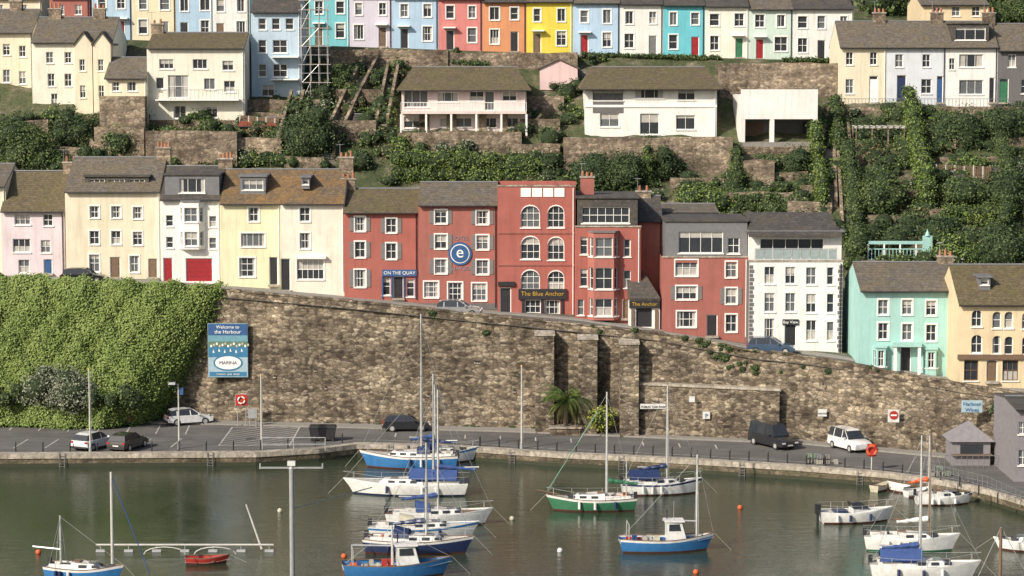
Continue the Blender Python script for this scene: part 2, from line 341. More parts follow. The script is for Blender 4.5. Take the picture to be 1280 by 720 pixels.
# ------------------------------------------------ leaves
def leafmesh(name,P,Nn,size,mat,core=None,coremat='core_green'):
    n=len(P); 
    Nn=Nn/np.linalg.norm(Nn,axis=1,keepdims=True)
    r=nr.normal(size=(n,3)); U=np.cross(Nn,r); U/=np.linalg.norm(U,axis=1,keepdims=True)+1e-9; V=np.cross(Nn,U)
    s=(size*nr.uniform(.5,1.3,n))[:,None]
    c=np.stack([P-U*s*.5,P-V*s*.32,P+U*s*.5,P+V*s*.32],1).reshape(-1,3)
    cv=np.zeros((0,3)); cf=[]
    if core is not None: cv,cf=core
    me=bpy.data.meshes.new(name); allv=np.vstack([c,cv]); 
    faces=np.arange(4*n).reshape(n,4); 
    nv=len(allv); me.vertices.add(nv); me.vertices.foreach_set('co',allv.ravel().astype(np.float32))
    cfa=np.array(cf,int).reshape(-1,4)+4*n if len(cf) else np.zeros((0,4),int)
    fa=np.vstack([faces,cfa]); nf=len(fa)
    me.loops.add(nf*4); me.loops.foreach_set('vertex_index',fa.ravel().astype(np.int32))
    me.polygons.add(nf); me.polygons.foreach_set('loop_start',(np.arange(nf)*4).astype(np.int32))
    try: me.polygons.foreach_set('loop_total',np.full(nf,4,np.int32))
    except Exception: pass
    me.materials.append(MATS[mat]); me.materials.append(MATS[coremat])
    mi=np.zeros(nf,np.int32); mi[n:]=1; me.polygons.foreach_set('material_index',mi)
    me.update(calc_edges=True); me.validate()
    o=bpy.data.objects.new(name,me); bpy.context.collection.objects.link(o); return o
def blobs_mesh(name,blobs,mat,size=.26,dens=16,corescale=.74):
    Ps=[];Ns=[];cv=[];cf=[]
    for (x,y,z,rx,ry,rz_) in blobs:
        ar=4*math.pi*((rx*ry+rx*rz_+ry*rz_)/3); n=int(ar*dens)+12
        d=nr.normal(size=(n,3)); d/=np.linalg.norm(d,axis=1,keepdims=True)
        ph=nr.uniform(0,6.28,3)
        lump=1+.2*np.sin(d[:,0]*5+ph[0])*np.sin(d[:,1]*5+ph[1])+.16*np.sin(d[:,2]*7+ph[2])
        rad=(nr.uniform(.72,1.15,n)*lump)[:,None]
        Ps.append(d*rad*np.array([rx,ry,rz_])+np.array([x,y,z])); Ns.append(d+nr.normal(size=(n,3))*.55+np.array([0,0,.3]))
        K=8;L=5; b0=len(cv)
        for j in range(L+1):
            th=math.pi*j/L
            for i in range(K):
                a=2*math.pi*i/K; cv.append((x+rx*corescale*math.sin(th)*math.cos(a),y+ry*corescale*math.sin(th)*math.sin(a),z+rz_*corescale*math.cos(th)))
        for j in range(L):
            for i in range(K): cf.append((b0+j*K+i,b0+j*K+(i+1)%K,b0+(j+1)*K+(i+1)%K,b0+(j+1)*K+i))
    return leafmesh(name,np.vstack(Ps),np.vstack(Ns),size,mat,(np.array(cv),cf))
def bush(name,px,py,w,hh,mat='leaf_mid',D=None,size=.24,dens=18,n=None):
    p=G(px,py) if D is None else (atD(px,py,D)[0],D,atD(px,py,D)[2])
    k=p[1]/F; wm=w*k; hm=hh*k; n=n or max(4,int(wm*hm/1.2)); bl=[]
    for i in range(n):
        r=rnd.uniform(.22,.42)*min(wm,hm)*rnd.uniform(.8,1.3); r=max(.3,r)
        bx=rnd.uniform(-wm/2+r*.7,wm/2-r*.7) if wm>2*r else 0
        top=hm*(1-.4*abs(bx/(wm/2))**2)*rnd.uniform(.8,1.1); bz=rnd.uniform(r*.5,max(r*.6,top-r))
        bl.append((p[0]+bx,p[1]+rnd.uniform(-.4,.8)*min(1.5,wm/3),p[2]+bz,r*1.15,r,r))
    return blobs_mesh(name,bl,mat,size,dens)
def hedge(pts,wm,hm,mat='leaf_mid',name='hedge',size=.2,dens=24):
    W_=[G(*p) for p in pts]; bl=[]
    for a,b in zip(W_[:-1],W_[1:]):
        L=math.dist(a,b); n=max(2,int(L/(wm*.45)))
        for i in range(n):
            t=i/n; x=a[0]+(b[0]-a[0])*t; y=a[1]+(b[1]-a[1])*t; z=float(h(x,y))
            hv=hm*rnd.uniform(.8,1.2); K=max(1,int(hm/(wm*.6)))
            for k in range(K):
                bl.append((x+rnd.uniform(-.15,.15),y+rnd.uniform(-.1,.1),z+hv*(k+.5)/K,wm*.55*rnd.uniform(.85,1.15),wm*.55,wm*.5))
    return blobs_mesh(name,bl,mat,size,dens)
# ------------------------------------------------ terrain
def grid_obj(name,V,nx,ny,mats,midx=None):
    f=[(j*nx+i,j*nx+i+1,(j+1)*nx+i+1,(j+1)*nx+i) for j in range(ny-1) for i in range(nx-1)]
    me=bpy.data.meshes.new(name); me.from_pydata(V,[],f)
    for m in mats: me.materials.append(MATS[m])
    if midx: me.polygons.foreach_set('material_index',[midx[j] for j in range(ny-1) for i in range(nx-1)])
    me.update(); o=bpy.data.objects.new(name,me); bpy.context.collection.objects.link(o); return o
m,nt,b=newmat('hillside'); v=posvec(nt)
c=ramp(nt,noise(nt,v,.45,7,.72),[(.3,(.03,.045,.015)),(.46,(.06,.075,.028)),(.55,(.1,.1,.05)),(.64,(.19,.16,.12)),(.78,(.28,.24,.19))])
c=mix(nt,1.0,c,ramp(nt,noise(nt,v,4,6,.75),[(.3,(.5,.5,.5)),(.7,(1.35,1.35,1.35))]),'MULTIPLY')
nt.links.new(c,b.inputs['Base Color']); b.inputs['Roughness'].default_value=.95; bump(nt,b,noise(nt,v,6,4),.8,.15); MATS['hillside']=m
m,nt,b=newmat('asphalt'); v=posvec(nt)
c=ramp(nt,noise(nt,v,.25,7,.7),[(.3,(.085,.08,.076)),(.5,(.12,.114,.108)),(.75,(.165,.157,.148))])
c=mix(nt,1.0,c,ramp(nt,noise(nt,v,14,3,.7),[(.3,(.8,.8,.8)),(.7,(1.2,1.2,1.2))]),'MULTIPLY')
c=mix(nt,1.0,c,ramp(nt,noise(nt,posvec(nt,(.15,1,1)),1.2,4,.6),[(.4,(1,1,1)),(.6,(.8,.8,.8)),(.7,(1.1,1.1,1.1))]),'MULTIPLY')
nt.links.new(c,b.inputs['Base Color']); b.inputs['Roughness'].default_value=.9; MATS['asphalt']=m
paint('road_paint',(.5,.49,.45,1),.8,.35); plain('paving',(.25,.235,.21,1),.9)
xs=np.concatenate([[-1500,-700,-300,-150,-90],np.arange(-70,71,1.25),[90,150,300,700,1500]])
rows=[('t',0.05),('t',6),('t',10),('t',15)]+[('s',k/30) for k in range(1,31)]+[('y',v) for v in (268,275,287,300,330,380,487,800,1500,3000)]
V=[]
for kind,val in rows:
    for x in xs:
        w=float(W(x)); y=w+val if kind=='t' else (w+15+(263-w-15)*val if kind=='s' else val)
        z=float(h(x,y))
        if kind=='s' and val<.98: z+=.3*math.sin(x*.9+val*17)*math.sin(x*.31+val*31)-.1
        V.append((float(x),float(y),z))
grid_obj('hillside_ground',V,len(xs),len(rows),['hillside','asphalt'],[1]*1+[0]*60)
xq=np.concatenate([[-400,-200,-120],np.arange(-70,71,1.0),[100,200,400]])
V=[]
for k in range(2):
    for x in xq: V.append((float(x),float(Q(x))+.9 if k==0 else float(W(x))+.3,QZ))
grid_obj('quay_road',V,len(xq),2,['asphalt'])
V=[]
for dy,z in ((0.08,-3),(0.03,.28),(0,QZ-.3),(-.08,QZ-.3),(-.08,QZ+.1),(.9,QZ+.1),(.9,QZ-.05)):
    for x in xq: V.append((float(x),float(Q(x))+dy,z))
plain('weed',(.03,.034,.015,1),.7)
grid_obj('quay_wall',V,len(xq),7,['quay_stone','coping_stone','weed'],[2,0,1,1,1,1])
V=[]
for dy,z in ((-1.9,QZ-.02),(-1.9,QZ+.12),(0.2,QZ+.12)):
    for x in xq: V.append((float(x),float(W(x))+dy,z))
grid_obj('pavement',V,len(xq),3,['paving'])
V=[]
for dy,dz in ((4.4,-.02),(4.4,.12),(6.2,.14)):
    for x in xq: V.append((float(x),float(W(x))+dy,float(h(x,W(x)+4.4))+dz))
grid_obj('pavement',V,len(xq),3,['paving'])
# water
m,nt,b=newmat('harbour_water'); 
n1=noise(nt,posvec(nt,(.7,1.4,1)),.9,3,.5); n2=noise(nt,posvec(nt,(1,2.4,1)),3.4,3,.6); n3=noise(nt,posvec(nt,(1,.45,1)),.07,5,.6)
ad=N(nt,'ShaderNodeMath',operation='MULTIPLY_ADD'); ad.inputs[1].default_value=.32; nt.links.new(n2,ad.inputs[0]); nt.links.new(n1,ad.inputs[2])
c=ramp(nt,n3,[(.35,(.026,.038,.022)),(.65,(.04,.052,.032))]); nt.links.new(c,b.inputs['Base Color'])
b.inputs['Roughness'].default_value=.035; b.inputs['IOR'].default_value=1.38
bump(nt,b,ad.outputs[0],.5,.075)
wr=ramp(nt,n3,[(.38,(.35,.35,.35)),(.6,(.9,.9,.9))]); nt.links.new(wr,[n for n in nt.nodes if n.type=='BUMP'][0].inputs['Strength'])
MATS['harbour_water']=m
grid_obj('harbour_water',[(x,y,0) for y in (-1500,0,260) for x in (-2500,0,2500)],3,3,['harbour_water'])
# ------------------------------------------------ harbour retaining wall
ob=Ob('harbour_retaining_wall'); xw=list(np.arange(-75,76,1.0))
def wy(x,z): return float(W(x))+.09*math.sin(x*1.7+z)*math.sin(z*1.3+x*.4)+.06*math.sin(x*.37)+.03*(z-QZ)
for a,c2 in zip(xw[:-1],xw[1:]):
    nz=6
    def pz(x,kk): return QZ-.3+(float(wtop(x))-QZ+.3)*kk/nz
    for k in range(nz):
        ob.poly('wall','harbour_stone',[(a,wy(a,pz(a,k)),pz(a,k)),(c2,wy(c2,pz(c2,k)),pz(c2,k)),(c2,wy(c2,pz(c2,k+1)),pz(c2,k+1)),(a,wy(a,pz(a,k+1)),pz(a,k+1))])
    ta,tb=float(wtop(a)),float(wtop(c2)); ya,yb=wy(a,ta),wy(c2,tb); jj=rnd.uniform(-.06,.06)
    ob.hexa('coping','harbour_stone',[(a+.02,ya-.08,ta),(c2,yb-.08,tb),(c2,yb+.5,tb),(a+.02,ya+.5,ta),(a+.02,ya-.08,ta+.16+jj),(c2,yb-.08,tb+.16+jj),(c2,yb+.5,tb+.16+jj),(a+.02,ya+.5,ta+.16+jj)])
    ob.poly('wall','harbour_stone',[(a,ya+.45,ta),(c2,yb+.45,tb),(c2,yb+.45,tb-1.2),(a,ya+.45,ta-1.2)])
for cx,yt in ((681,420),(735,425),(787,431)):
    D=float(W((cx-640)/F*206))-1.5; x,_,zt=atD(cx,yt,D); hw=.8
    ob.hexa('buttress','harbour_stone',[(x-hw,D-.25,QZ-.2),(x+hw,D-.25,QZ-.2),(x+hw,D+2,QZ-.2),(x-hw,D+2,QZ-.2),(x-hw,D,zt),(x+hw,D,zt),(x+hw,D+2,zt+.3),(x-hw,D+2,zt+.3)])
    ob.hexa('buttress_cap','coping_stone',[(x-hw-.08,D-.08,zt+.01),(x+hw+.08,D-.08,zt+.01),(x+hw+.08,D+1.6,zt+.2),(x-hw-.08,D+1.6,zt+.2),(x-hw-.08,D-.08,zt+.13),(x+hw+.08,D-.08,zt+.13),(x+hw+.08,D+1.6,zt+.33),(x-hw-.08,D+1.6,zt+.33)])
xa=atD(798,515,202)[0]; xb=atD(975,515,200)[0]; Ya=float(W(xa))-.75; Yb=float(W(xb))-.75; za=atD(798,481,Ya)[2]; zb_=atD(975,489,Yb)[2]
ob.hexa('lower_wall','harbour_stone',[(xa,Ya,QZ-.2),(xb,Yb,QZ-.2),(xb,Yb+.9,QZ-.2),(xa,Ya+.9,QZ-.2),(xa,Ya,za),(xb,Yb,zb_),(xb,Yb+.9,zb_),(xa,Ya+.9,za)])
ob.hexa('lower_wall_coping','coping_stone',[(xa-.1,Ya-.12,za+.003),(xb+.1,Yb-.12,zb_+.003),(xb+.1,Yb+.9,zb_+.003),(xa-.1,Ya+.9,za+.003),(xa-.1,Ya-.12,za+.2),(xb+.1,Yb-.12,zb_+.2),(xb+.1,Yb+.9,zb_+.2),(xa-.1,Ya+.9,za+.2)])
for i in range(16):
    px=rnd.choice([rnd.uniform(300,660),rnd.uniform(850,1180)]); py=rnd.uniform(440,505)
    x=(px-640)/F*206; D=wy(x,6); x,_,z=atD(px,py,D-.02); 
    if z<wtop(x)-1: ob.box('weep_holes','black',x-.06,x+.06,D-.1,D-.06,z,z+.18); ob.box('weep_surround','coping_stone',x-.14,x+.14,D-.09,D+.1,z-.1,z-.002)
ob.done()
# ------------------------------------------------ lower row of houses
def HD(px): 
    x=(px-640)/F*213; return float(W(x))+6.
paint('pale_pink',S(236,222,226)); paint('cream',S(240,230,204)); paint('pale_yellow',S(244,238,200)); paint('cream2',S(242,238,222)); paint('turquoise',S(172,218,212)); paint('cream3',S(238,218,180))
plain('door_red',S(165,42,50),.4)
wh={'sur':'white_trim'}
ob=house('terraced_house',-60,8,232,342,HD(-20),'cream',[(-20,260,14,16),(-20,300,14,16)],205,'slate'); ob.done()
ob=house('terraced_house',2,81,262,343,HD(40)-.4,'pale_pink',[(28,274,20,14,(3,1)),(60,275,12,15),(27,307,22,17,(3,1)),(57,308,12,16),(30,333,14,17,(2,2)),(60,335,11,22,'door',{'dm':'blue_sign'})],214,'slate_moss',chim=((.97,.9,2),)); ob.done()
ob=house('terraced_house',82,201,238,348,HD(140),'cream',[(118,265,12,15,(2,2),wh),(145,265,12,15,(2,2),wh),(172,266,12,15,(2,2),wh),(118,297,12,17,(2,2),wh),(145,297,12,17,(2,2),wh),(172,298,12,17,(2,2),wh),(118,329,13,22,(2,2),wh),(144,334,13,26,'door',{'dm':'timber'}),(168,330,12,21,(2,2),wh),(191,336,12,26,'door',{'dm':'timber'})],197,'slate',chim=((.97,1.0,4),))
dormer(ob,106,186,221,238,[(121,229,20,10,(3,1)),(146,229,20,10,(3,1)),(171,229,20,10,(3,1))],'slate_dark',.9,'slate_dark'); ob.done()
ob=house('terraced_house',201,276,248,353,HD(240),'white_paint',[(212,276,9,14,(1,2)),(266,277,9,14,(1,2)),(212,303,9,14,(1,2)),(266,304,9,14,(1,2)),(210,337,12,30,'door',{'dm':'door_red'}),(249,337,34,29,'garage',{'dm':'door_red'})],208,'slate_dark',chim=((1.0,.8,4),))
dormer(ob,206,274,219,249,[(240,232,32,18,(3,1))],'lead',.3,'slate_dark')
def bay(ob,px0,px1,pyt,pyb,rows,mat,proj=.8,cant=.5,cap='lead',fronts=(2,2)):
    a=ob.lx(px0,(pyt+pyb)/2); b=ob.lx(px1,(pyt+pyb)/2); z0=ob.lz(pyb); z1=ob.lz(pyt); 
    pts=[Vector((a,0,0)),Vector((a+cant,-proj,0)),Vector((b-cant,-proj,0)),Vector((b,0,0))]
    for i in range(3):
        p,q=pts[i],pts[i+1]; L=(q-p).length; ops=[]
        for (cy,hp) in rows:
            v=ob.lz(cy); hh=hp*ob.D/F; m=.12 if i==1 else .16
            if L-2*m>.15: ops.append((m,L-m,v-hh/2,v+hh/2,fronts if i==1 else (1,2)))
        facade(ob,p,(q-p),L,z0,z1,ops,mat)
    ob.hexa('bay_roof',cap,[(a,-.02,z1),(b,-.02,z1),(b-cant+.1,-proj-.1,z1),(a+cant-.1,-proj-.1,z1),(a,-.02,z1+.14),(b,-.02,z1+.14),(b-cant+.1,-proj-.1,z1+.14),(a+cant-.1,-proj-.1,z1+.14)])
    ob.poly('bay_base',mat,[tuple(p+Vector((0,0,z0))) for p in pts])
bay(ob,224,256,252,311,[(268,18),(298,18)],'white_trim',.7,.45,'lead',(2,2)); ob.done()
ob=house('terraced_house',276,351,253,357,HD(313),'pale_yellow',[(317,268,13,18,(2,2),wh),(316,300,30,17,(4,1),wh),(309,334,20,24,(2,3),wh),(342,337,11,32,'door',{'dm':'black'})],212,'slate_lichen')
dormer(ob,300,332,221,241,[(316,231,26,13,(3,1))],'lead',1.,'lead'); ob.done()
ob=house('guest_house',351,431,253,364,HD(390),'cream2',[(381,268,13,18,(2,2),wh),(381,301,13,20,(2,2),wh),(388,337,34,25,(5,2),wh),(357,340,12,34,'door',{'dm':'black'})],212,'slate_lichen',chim=((.98,1.2,3),)); 
dormer(ob,377,387,222,232,[(382,227,7,7,(1,1))],'lead',1.2,'lead'); 
a,c2=ob.lx(370,322),ob.lx(408,322); ob.box('canopy','white_trim',a,c2,-.45,-.002,ob.lz(323),ob.lz(320)); ob.done()
# hotel
hs={'sur':'white_trim','shut':'shutter'}
ob=house('harbour_hotel',430,523,265,374,HD(476),'hotel_red2',[(450,280,13,18,(2,2),hs),(489,282,13,18,(2,2),hs),(450,312,13,20,(2,2),hs),(489,314,13,20,(2,2),hs),(450,348,14,22,(2,2),hs),(483,358,10,22,(1,2)),(498,358,13,26,'door',{'dm':'black'}),(513,360,10,22,(1,2))],236,'slate_moss',chim=((.02,1.0,3),))
u0=ob.lx(478,340);u1=ob.lx(521,340); ob.box('shop_fascia','blue_sign',u0,u1,-.2,-.002,ob.lz(345),ob.lz(337)); ob.text('ON THE QUAY',((u0+u1)/2,-.22,ob.lz(341)),.42,'white_trim')
for kx in (478,490,505,520): ob.box('shop_front','blue_sign',ob.lx(kx,360)-.06,ob.lx(kx,360)+.06,-.1,-.002,.05,ob.lz(345)-.003)
ob.done()
ob=house('harbour_hotel',523,622,256,384,HD(572),'hotel_red',[(551,271,15,17,(2,2),hs),(603,272,15,17,(2,2),hs),(551,302,15,18,(2,2),hs),(603,303,15,18,(2,2),hs),(551,333,15,18,(2,2),hs),(603,334,15,18,(2,2),hs),(539,362,18,20,(3,3),wh),(569,364,18,22,(3,3),wh),(599,365,18,22,(3,3),wh)],228,'slate')
cx,cz=ob.lx(575,317),ob.lz(317)
ob.cyl('hotel_emblem','blue_sign',(cx,-.1,cz),(cx,-.002,cz),1.05,n=28); ob.cyl('hotel_emblem_ring','white_trim',(cx,-.12,cz),(cx,-.101,cz),.86,n=28); ob.cyl('hotel_emblem_disc','blue_sign',(cx,-.14,cz),(cx,-.121,cz),.78,n=28)
ob.text('e',(cx,-.16,cz+.12),1.5,'white_trim'); ob.text('HOTEL',(cx,-.03,ob.lz(298)),.5,'faded_letter'); ob.text('QUAYSIDE',(cx,-.03,ob.lz(336)),.48,'faded_letter'); ob.done()
ar={'arch':.45,'hood':1,'sill':'white_trim'}
ob=house('harbour_hotel',622,719,233,393,HD(670),'hotel_red2',[(663,271,24,27,(3,3),ar),(695,271,21,27,(3,3),ar),(663,310,24,28,(3,3),ar),(695,311,21,28,(3,3),ar),(663,350,24,24,(3,3),ar),(695,351,21,24,(3,3),ar),(632,376,14,34,'door',{'dm':'black'}),(666,383,20,17,(3,2)),(690,384,20,18,(3,2))],None)
for a in (651,665,679,693): ob.box('parapet_panel','white_trim',ob.lx(a,240),ob.lx(a+12.5,240),-.06,-.002,ob.lz(246),ob.lz(235))
for a in (630,662,694,716): ob.box('parapet_pier','hotel_red2',ob.lx(a,240)-.3,ob.lx(a,240)+.3,-.12,.4,ob.ze+.12,ob.ze+.45)
for py in (290,330): ob.box('string_course','hotel_red',0,ob.w,-.08,-.002,ob.lz(py+2),ob.lz(py))
a,c2=ob.lx(648,366),ob.lx(708,366); ob.box('pub_fascia','black',a,c2,-.22,-.002,ob.lz(374),ob.lz(361)); ob.text('The Blue Anchor',((a+c2)/2,-.24,ob.lz(367)),.55,'gold')
ob.box('pub_fascia','black',ob.lx(622.5,355),ob.lx(643,355),-.25,-.002,ob.lz(357),ob.lz(352))
for kx in (654,678,703): ob.box('pub_front','black',ob.lx(kx,385)-.12,ob.lx(kx,385)+.12,-.1,-.002,.02,ob.lz(374)-.003)
ob.box('pub_front','black',ob.lx(655,385),ob.lx(702,385),-.09,-.003,.02,ob.lz(393)); ob.done()
ob=house('harbour_hotel',719,801,284,399,HD(760),'hotel_red2',[(730,307,9,22,(1,2)),(784,310,9,22,(1,2)),(730,347,9,22,(1,2)),(784,349,9,22,(1,2)),(726,384,8,20,(1,2)),(783,386,11,24,'door',{'dm':'timber'})],None,depth=10)
dormer(ob,722,797,248,285,[(757,269,60,20,(6,2))],'slate_dark',.35,'slate_dark',back=8)
bay(ob,735,774,290,399,[(308,24),(347,27),(383,22)],'hotel_red3',.9,.5,'lead',(2,2)); chimney(ob,ob.w*.2,4,ob.ze,ob.lz(222,4),1.2,.8,'hotel_red',3); ob.done()
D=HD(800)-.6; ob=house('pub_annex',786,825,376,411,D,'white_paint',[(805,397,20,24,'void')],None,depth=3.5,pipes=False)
ob.hexa('roof','slate_dark',[(0-.1,-.3,ob.ze+.15),(ob.w,-.3,ob.ze+.15),(ob.w*.5,2.5,ob.lz(343)),(-.1,2.5,ob.lz(343)),(-.1,-.3,ob.ze+.28),(ob.w,-.3,ob.ze+.28),(ob.w*.5,2.5,ob.lz(343)+.12),(-.1,2.5,ob.lz(343)+.12)])
ob.box('pub_fascia','black',.02,ob.w-.02,-.2,-.09,ob.lz(385),ob.lz(376)); ob.text('The Anchor',(ob.w/2,-.22,ob.lz(380)),.45,'gold'); 
ob.box('bar','timber',.2,.45,-.15,-.02,0,ob.lz(387)); ob.box('bar','timber',ob.w-.45,ob.w-.2,-.15,-.02,0,ob.lz(387)); ob.done()
ob=house('gable_house',797,828,275,400,HD(812)+4,'hotel_red',[],245,'slate_dark',depth=7,chim=((.3,.5,2),)); ob.done()
ob=house('white_house',822,898,266,330,HD(860)+9,'white_paint',[(845,275,10,10,(1,2))],255,'slate',depth=8,found=6); ob.done()
ob=house('terraced_house',828,935,322,421,HD(880),'hotel_red',[(858,335,28,20,(3,2),wh),(914,337,14,20,(2,2),wh),(858,366,26,17,(3,2),hs),(914,370,14,20,(2,2),hs),(858,399,24,20,(3,2),wh),(890,407,14,28,'door',{'dm':'black'}),(914,404,14,22,(2,2),wh)],None,depth=10)
dormer(ob,832,934,277,323,[(876,303,56,27,(4,1)),(917,307,15,20,(2,2))],'lead',.4,'slate_dark',back=8); ob.done()
D=HD(1000)
ob=house('guest_house',936,1053,327,441,D,'white_paint',[(962,344,13,22,(2,2)),(988,344,13,22,(2,2)),(1014,345,13,22,(2,2)),(1038,345,9,22,(1,2)),(962,378,13,24,(2,2)),(988,378,13,24,(2,2)),(1014,379,13,24,(2,2)),(1038,379,9,24,(1,2)),(962,411,13,26,(2,2)),(988,418,15,34,'door',{'dm':'black'}),(1014,413,13,26,(2,2)),(1038,414,9,24,(1,2))],None,depth=11,sidemat='grey_render')
dormer(ob,937,1052,290,328,[(990,311,80,26,(5,1))],'white_paint',1.6,'lead',back=7,oh=.2)
zr0=ob.lz(291,1.6); zt=ob.lz(268,5)
ob.hexa('roof','slate_dark',[(0,.8,zr0-.3),(ob.w,.8,zr0-.3),(ob.w-.6,5,zt),(.6,5,zt),(0,.8,zr0-.1),(ob.w,.8,zr0-.1),(ob.w-.6,5,zt+.2),(.6,5,zt+.2)])
ob.poly('roof','slate_dark',[(0,.8,zr0-.1),(.6,5,zt+.2),(.6,8.5,zt+.2),(0,8.5,zr0-.1)]); ob.poly('roof','slate_dark',[(ob.w,.8,zr0-.1),(ob.w-.6,5,zt+.2),(ob.w-.6,8.5,zt+.2),(ob.w,8.5,zr0-.1)])
plain('balcony_glass',(.3,.36,.36,1),.1)
for i in range(9):
    a=ob.w*.06+i*ob.w*.88/9; ob.box('balcony','balcony_glass',a+.05,a+ob.w*.88/9-.05,.05,.07,ob.ze+.2,ob.ze+1.05); ob.cyl('balcony','alu',(a,.06,ob.ze+.1),(a,.06,ob.ze+1.1),.03)
ob.cyl('balcony','alu',(ob.w*.06,.06,ob.ze+1.1),(ob.w*.94,.06,ob.ze+1.1),.035)
for i in range(22):
    z=i*.36+.1
    if z<ob.ze-.3: ob.box('quoins','grey_render',.02,.32+(i%2)*.1,-.03,-.001,z,z+.3); ob.box('quoins','grey_render',ob.w-.32-(i%2)*.1,ob.w-.02,-.03,-.001,z,z+.3)
ob.box('door_sign','black',ob.lx(978,402),ob.lx(998,402),-.12,-.002,ob.lz(406),ob.lz(399)); ob.text('Bay View',((ob.lx(978,402)+ob.lx(998,402))/2,-.14,ob.lz(402.5)),.35,'white_trim')
ob.done()
D=HD(1136)
ob=house('seaside_house',1074,1197,362,468,D,'turquoise',[(1104,384,13,19,(2,2),wh),(1134,384,13,19,(2,2),wh),(1164,385,13,19,(2,2),wh),(1104,414,13,21,(2,2),wh),(1134,415,13,21,(2,2),wh),(1164,416,13,21,(2,2),wh),(1132,450,14,34,'door',{'dm':'black'})],328,'slate',found=3,ov=.45,chim=((.96,.6,3),))
for xx in (1117,1147): ob.box('porch','white_trim',ob.lx(xx,450)-.12,ob.lx(xx,450)+.12,-.9,-.7,-.5,ob.lz(432))
ob.box('porch','turquoise',ob.lx(1114,430),ob.lx(1150,430),-1.,-.002,ob.lz(432)+.003,ob.lz(427))
bay(ob,1090,1110,434,470,[(447,20)],'turquoise',.6,.3,'turquoise',(2,2)); bay(ob,1152,1173,436,472,[(449,20)],'turquoise',.6,.3,'turquoise',(2,2)); ob.done()
ob=house('cream_house',1197,1296,379,478,HD(1240)-.2,'cream3',[(1221,398,13,21,(2,2),{'arch':.5}),(1246,400,11,21,(1,2),{'arch':.5}),(1261,400,11,21,(1,2),{'arch':.5}),(1283,401,11,21,(1,2),{'arch':.5}),(1221,430,14,23,(2,2),{'arch':.5}),(1246,431,11,23,(1,2),{'arch':.5}),(1261,432,11,23,(1,2),{'arch':.5}),(1283,432,11,23,(1,2),{'arch':.5}),(1214,463,18,26,(2,2),{'fr':'timber'}),(1240,464,14,28,'door',{'dm':'timber'}),(1263,463,20,26,(3,2),{'fr':'timber'})],331,'slate_moss',found=3)
ob.box('fascia','timber',0,ob.w,-.2,-.002,ob.lz(449),ob.lz(443)); dormer(ob,1224,1238,347,358,[(1231,352,10,8,(1,1))],'lead',1.4,'lead'); ob.done()
# ------------------------------------------------ top row
cols=[('row_blue2',S(184,210,230),115,165),('row_cream',S(240,228,196),165,220),('row_blue3',S(180,208,230),220,266),('row_white',S(240,240,236),266,312),
('row_teal',S(128,205,214),386,437),('row_lilac',S(224,218,232),437,490),('row_sky',S(186,214,238),490,548),('row_coral',S(222,138,134),548,603),('row_orange',S(224,154,110),603,658),('row_yellow',S(240,218,84),658,716),
('row_sky',S(186,214,238),716,775),('row_white',S(240,240,236),775,829),('row_cyan',S(112,202,216),829,881),('row_ivory',S(245,242,228),881,936),('row_mint',S(210,228,218),936,991),('row_white',S(240,240,236),991,1066)]
DC=['black','door_red','timber','navy','green_hull','white_trim','lead']
for nm,c,x0,x1 in cols:
    paint(nm,c); xm=(x0+x1)/2; yb=np.interp(xm,[0,400,720,1040],[48,57,68,76]); w=x1-x0; D=268 if x0>380 else 272
    ops=[]; nn=2 if w<70 else 3; dj=1 if int(x0)%2 else 0
    for j in range(nn):
        cx=x0+w*(j+.5)/nn+rnd.uniform(-2,2); ops.append((cx,yb-48,rnd.choice([9,10,10,12]),rnd.choice([15,16,17]),rnd.choice([(2,2),(1,2),(2,1)]),wh))
        if j==dj: ops.append((cx,yb-13,10,25,'door',{'dm':rnd.choice(DC)}))
        else: ops.append((cx,yb-19,rnd.choice([11,12,16]),18,rnd.choice([(2,2),(1,2),(3,1)]),wh))
    ob=house('terraced_house',x0,x1,yb-63-(2 if int(x0)%3 else 0),yb,D,nm,ops,yb-82,'slate_dark' if int(x0)%2 else 'slate',depth=8,chim=((.98,1.,4),)); 
    if rnd.random()<.5: u=ob.w*(dj+.5)/nn; ob.box('porch','white_trim',u-.7,u+.7,-.7,-.002,2.45,2.6)
    ob.done()
ob=house('terraced_house',62,112,-4,30,282,'hotel_red',[(76,12,8,12),(98,12,8,12)],-20,'slate',found=5); ob.done()
ob=house('terraced_house',-40,52,-2,40,292,'cream',[(0,12,8,12),(30,12,8,12)],-22,'slate',found=5); ob.done()
